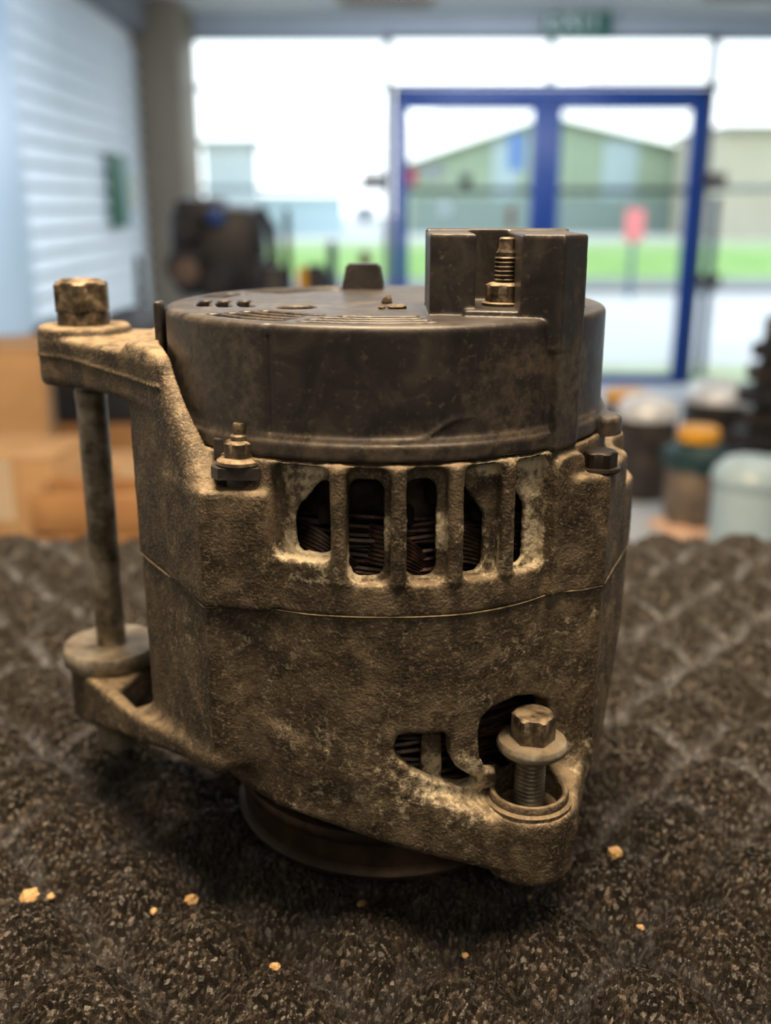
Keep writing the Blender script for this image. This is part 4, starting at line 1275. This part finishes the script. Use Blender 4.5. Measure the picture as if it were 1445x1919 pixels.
def crust_cover(V):
    A_ = ang(V[:, 0], V[:, 1]); z = V[:, 2]
    n1 = noise3(V / 8.0, 61)
    low = np.clip((147 - z) / 8, 0, 1) * .55
    right = np.clip((A_ - 280) / 20, 0, 1) * np.clip((330 - A_) / 5, 0, 1) * .55 * np.clip((168 - z) / 10, 0, 1)
    left = np.clip((243 - A_) / 3, 0, 1) * np.clip((A_ - 190) / 5, 0, 1) * .5
    return np.clip(np.maximum(np.maximum(low, right), left) * (.4 + n1 * 1.2), 0, 1)


cover = net_obj('rear_cover', g, PLA, alt, .02, crust_cover)
cover['label'] = 'black plastic rear cover with arc vents'
del g
# dark inner tray closing what shows below the vents
bm = bmesh.new(); lathe(bm, [(.030, .1575), (.0606, .158), (.0606, .1600), (.030, .1598)], 64); obj('inner_tray', bm, DARK, cover)
# stub
bm = bmesh.new()
r1 = [(-.0148, .0435), (-.0004, .0435), (-.0004, .054), (-.0148, .054)]; r2 = [(-.0132, .0445), (-.0018, .0445), (-.0018, .0530), (-.0132, .0530)]
lo_ = [bm.verts.new((x, y, .1675)) for x, y in r1]; hi_ = [bm.verts.new((x, y, .1762)) for x, y in r2]
for i in range(4): bm.faces.new((lo_[i], lo_[(i + 1) % 4], hi_[(i + 1) % 4], hi_[i]))
bm.faces.new(list(reversed(lo_))); bm.faces.new(hi_)
bmesh.ops.bevel(bm, geom=bm.edges[:], offset=.0007, segments=2, affect='EDGES')
obj('vent_stub', bm, PLA, cover)
# debris on the cover
for i, (x, y, sx_, sz_) in enumerate(((.0005, -.008, .0016, .0026), (.003, -.022, .0032, .0010), (-.001, -.0235, .0012, .0007))):
    bm = bmesh.new(); bmesh.ops.create_icosphere(bm, subdivisions=2, radius=1)
    rnd = random.Random(i)
    for v in bm.verts: v.co = Vector((v.co.x * sx_ * rnd.uniform(.6, 1.2), v.co.y * sx_ * .6 * rnd.uniform(.6, 1.2), v.co.z * sz_ * rnd.uniform(.6, 1.1)))
    o = obj('dirt_flake', bm, mat('dirt', [(.05, .04, .03, 1), (.13, .10, .07, 1)], scale=900, rough=.8), None, smooth=False)
    o.location = (x, y, .1685); tag(o, ['pointed dirt flake on the middle of the cover', 'long dirt flake on the cover nearer the front vents', 'tiny dirt flake left of the long one'][i], 'dirt')


def threads(bm, cx_, cy_, r, z0, z1, pitch, depth, seg=32):
    n_ = int((z1 - z0) / pitch)
    prof = [(r - depth, z0)]
    for k in range(n_):
        z = z0 + k * pitch
        prof += [(r - depth, z + pitch * .15), (r, z + pitch * .5), (r - depth, z + pitch * .85)]
    prof.append((r - depth, z1))
    lathe(bm, prof, seg, (cx_, cy_, 0))


# terminal stud and nut
bm = bmesh.new(); threads(bm, .0318, -.029, .0032, .168, .1832, .0011, .00035)
lathe(bm, [(.0028, .1830), (.0024, .1838), (.0021, .1845), (.0021, .1866), (.0017, .1870)], 24, (.0318, -.029, 0))
obj('terminal_stud', bm, BOLT, cover)
bm = bmesh.new(); hexbolt(bm, (.0318, -.029, 0), .0048, .0054, .1702, .1756, .3); lathe(bm, [(.0060, .1694), (.0062, .1698), (.0062, .1703), (.0056, .1706)], 40, (.0318, -.029, 0))
obj('terminal_nut', bm, BOLT, cover)

# windings and core seen through the slots
rnd = random.Random(4)
bm = bmesh.new()
for k in range(22):
    z = .0960 + k * .00102; ph = rnd.uniform(0, 6); R0 = .0560 + .0008 * math.sin(k * 2.3) - max(0, k - 18) * .0008
    tube(bm, [((R0 + .0006 * math.sin(a_ * 9 + ph)) * math.cos(a_), (R0 + .0006 * math.sin(a_ * 9 + ph)) * math.sin(a_), z + .0007 * math.sin(a_ * 7 + ph * 2)) for a_ in [2 * math.pi * j / 110 for j in range(111)]], .00068, 5, False)
for k in range(18):
    a0 = 2 * math.pi * (k + .3) / 18
    for j in range(9):
        pp = []
        for i in range(9):
            t = i / 8
            a_ = a0 + .30 * t - j * .004 * (1 - t)
            z = .1165 - j * .0012 - (.012 - j * .0006) * t ** 2.2
            rr = .0555 + .0026 * math.sin(math.pi * min(1, t * 1.05)) ** .6 + rnd.uniform(-.0001, .0001)
            pp.append((rr * math.cos(a_), rr * math.sin(a_), z))
        tube(bm, pp, .00062, 5, True)
o = obj('upper_winding', bm, COP, alt); o['kind'] = 'stuff'
bm = bmesh.new()
for k in range(18):
    z = .036 + k * .00155; ph = rnd.uniform(0, 6); R0 = .0520 + min(1, k / 8) * .003
    tube(bm, [((R0 + .0005 * math.sin(a_ * 9 + ph)) * math.cos(a_), (R0 + .0005 * math.sin(a_ * 9 + ph)) * math.sin(a_), z + .0008 * math.sin(a_ * 6 + ph)) for a_ in [2 * math.pi * j / 90 for j in range(91)]], .00085, 6, False)
o = obj('lower_winding', bm, COP, alt); o['kind'] = 'stuff'
bm = bmesh.new(); lathe(bm, [(.050, .030), (.0505, .064), (.0595, .0645), (.0595, .095), (.050, .0955), (.050, .133), (.03, .134)], 72); obj('stator_core', bm, CORE, alt)
bm = bmesh.new()
for k in range(18):
    a_ = 2 * math.pi * k / 18 + .1
    box(bm, (.0560 * math.cos(a_), .0560 * math.sin(a_), .1265), (.006, .010, .0075), Matrix.Rotation(a_, 3, 'Z'), bev=.001)
    lathe(bm, [(.0022, .1175), (.0024, .1185), (.0024, .1215), (.0016, .1225)], 12, (.0572 * math.cos(a_ + .16), .0572 * math.sin(a_ + .16), 0))
o = obj('rectifier', bm, DARK, alt); o['kind'] = 'stuff'

# upper left clip, nut and stud
bm = bmesh.new()
lathe(bm, [(.0044, .1255), (.0042, .1275), (.0042, .1290), (.0058, .1300)], 40, (-.0368, -.0520, 0))
prism(bm, [(-.0440, -.0555), (-.0418, -.0585), (-.0318, -.0585), (-.0300, -.0555), (-.0290, -.0490), (-.0440, -.0480)], .1292, .1322)
box(bm, (-.0425, -.0485, .1335), (.0032, .003, .0090), bev=.0006)
box(bm, (-.0285, -.0535, .1322), (.006, .006, .0058), bev=.0008)
bmesh.ops.recalc_face_normals(bm, faces=bm.faces[:])
clip = obj('cable_clip', bm, PLA, alt)
bm = bmesh.new(); hexbolt(bm, (-.0368, -.0530, 0), .0038, .0042, .1340, .1384, .5, .0006)
lathe(bm, [(.0058, .1322), (.0062, .1326), (.0060, .1334), (.0046, .1342)], 40, (-.0368, -.0530, 0)); obj('nut', bm, BOLT, alt)
bm = bmesh.new(); lathe(bm, [(.0024, .137), (.0023, .1395), (.0018, .1400), (.0017, .1422), (.0014, .1427)], 20, (-.0368, -.0530, 0)); obj('stud', bm, BOLT, alt)
# right lug bolt
bm = bmesh.new(); hexbolt(bm, (.0575, -.0375, 0), .0044, .0049, .1274, .1322, .2, .0006)
lathe(bm, [(.0058, .1266), (.0060, .1270), (.0058, .1277), (.0046, .1279)], 40, (.0575, -.0375, 0)); obj('housing_bolt', bm, PUL, alt)

# bushing ring in the boss
bm = bmesh.new()
lathe(bm, [(.0122, .0362), (.0122, .0374), (.0112, .0380), (.0112, .0394), (.0108, .0400), (.0100, .0401), (.0094, .0396), (.0090, .0370), (.0084, .0345), (.0050, .0340)], 64, (.0398, -.055, 0), closed=False)
obj('bushing', bm, ALU, alt)

# pulley
bm = bmesh.new()
lathe(bm, [(.012, .0046), (.036, .0046), (.040, .0040), (.0470, .0040), (.0488, .0048), (.0492, .0062), (.0484, .0074), (.0472, .0082), (.0472, .0150), (.0486, .0165), (.0490, .0185),
           (.0484, .0200), (.0455, .0212), (.0430, .0215), (.0420, .0240), (.0300, .0245), (.0180, .0246)], 96)
pul = obj('pulley', bm, PUL, alt)
bm = bmesh.new(); lathe(bm, [(.014, .0244), (.014, .034), (.010, .036)], 40); obj('shaft', bm, CORE, alt)

# ---- long through bolt of the left ears
BX, BYY = -.0970, .0268
tb_ = empty('through_bolt', (0, 0, 0)); tb_.parent = alt
bm = bmesh.new()
hexbolt(bm, (BX, BYY, 0), .0080, .0091, .1628, .1722, .35, .0011)
lathe(bm, [(.0066, .1720), (.0060, .1726), (.0052, .1722), (.0048, .1712), (.004, .171)], 48, (BX, BYY, 0))
obj('bolt_head', bm, BOLT, tb_)
bm = bmesh.new(); lathe(bm, [(.0080, .1580), (.0081, .1588), (.0081, .1622), (.0078, .1630)], 48, (BX, BYY, 0)); obj('collar', bm, BOLT, tb_)
bm = bmesh.new()
lathe(bm, [(.0045, .006), (.0045, .0415), (.0050, .0420), (.0050, .1330), (.0052, .1345), (.0052, .1368), (.0046, .1376), (.0048, .1382), (.0045, .1388), (.0048, .1394), (.0045, .1400), (.0045, .160)], 40, (BX, BYY, 0))
for v in bm.verts:   # slight bend and wear of the shank
    t = (v.co.z - .09) / .06
    v.co.x += .0006 * (1 - min(1, t * t))
obj('shank', bm, STEEL, tb_)
bm = bmesh.new(); lathe(bm, [(.0160, .0412), (.0165, .0418), (.0165, .0466), (.0160, .0472), (.0062, .0473)], 64, (BX, BYY, 0)); obj('washer', bm, STEEL, tb_)
bm = bmesh.new()
lathe(bm, [(.0078, .0236), (.0102, .0224), (.0108, .0200), (.0100, .0180), (.0080, .0168)], 48, (BX, BYY, 0))
h_ = (.2, .0072)
lathe(bm, [(.0070, .0078), (.0078, .0092), (.0080, .0172)], 48, (BX, BYY, 0), [h_, h_, h_])
obj('nut', bm, STEEL, tb_)

# ---- loose bolt in the lower right boss
lb_ = empty('mounting_bolt', (.0399, -.0550, .0345)); tag(lb_, 'loose flanged hex bolt standing in the lower right boss', 'bolt')
bm = bmesh.new(); hexbolt(bm, (0, 0, 0), .0054, .0062, .0205, .0285, .15, .0007); obj('bolt_head', bm, BOLT, lb_)
bm = bmesh.new(); lathe(bm, [(.0046, .0168), (.0086, .0172), (.0096, .0182), (.0098, .0196), (.0092, .0206), (.0080, .0204), (.0066, .0209), (.0052, .0210)], 64); obj('flange', bm, STEEL, lb_)
bm = bmesh.new(); threads(bm, 0, 0, .0043, .0004, .0170, .00125, .00035); obj('shank', bm, STEEL, lb_)
lb_.rotation_euler = (math.radians(0), math.radians(1.0), 0)
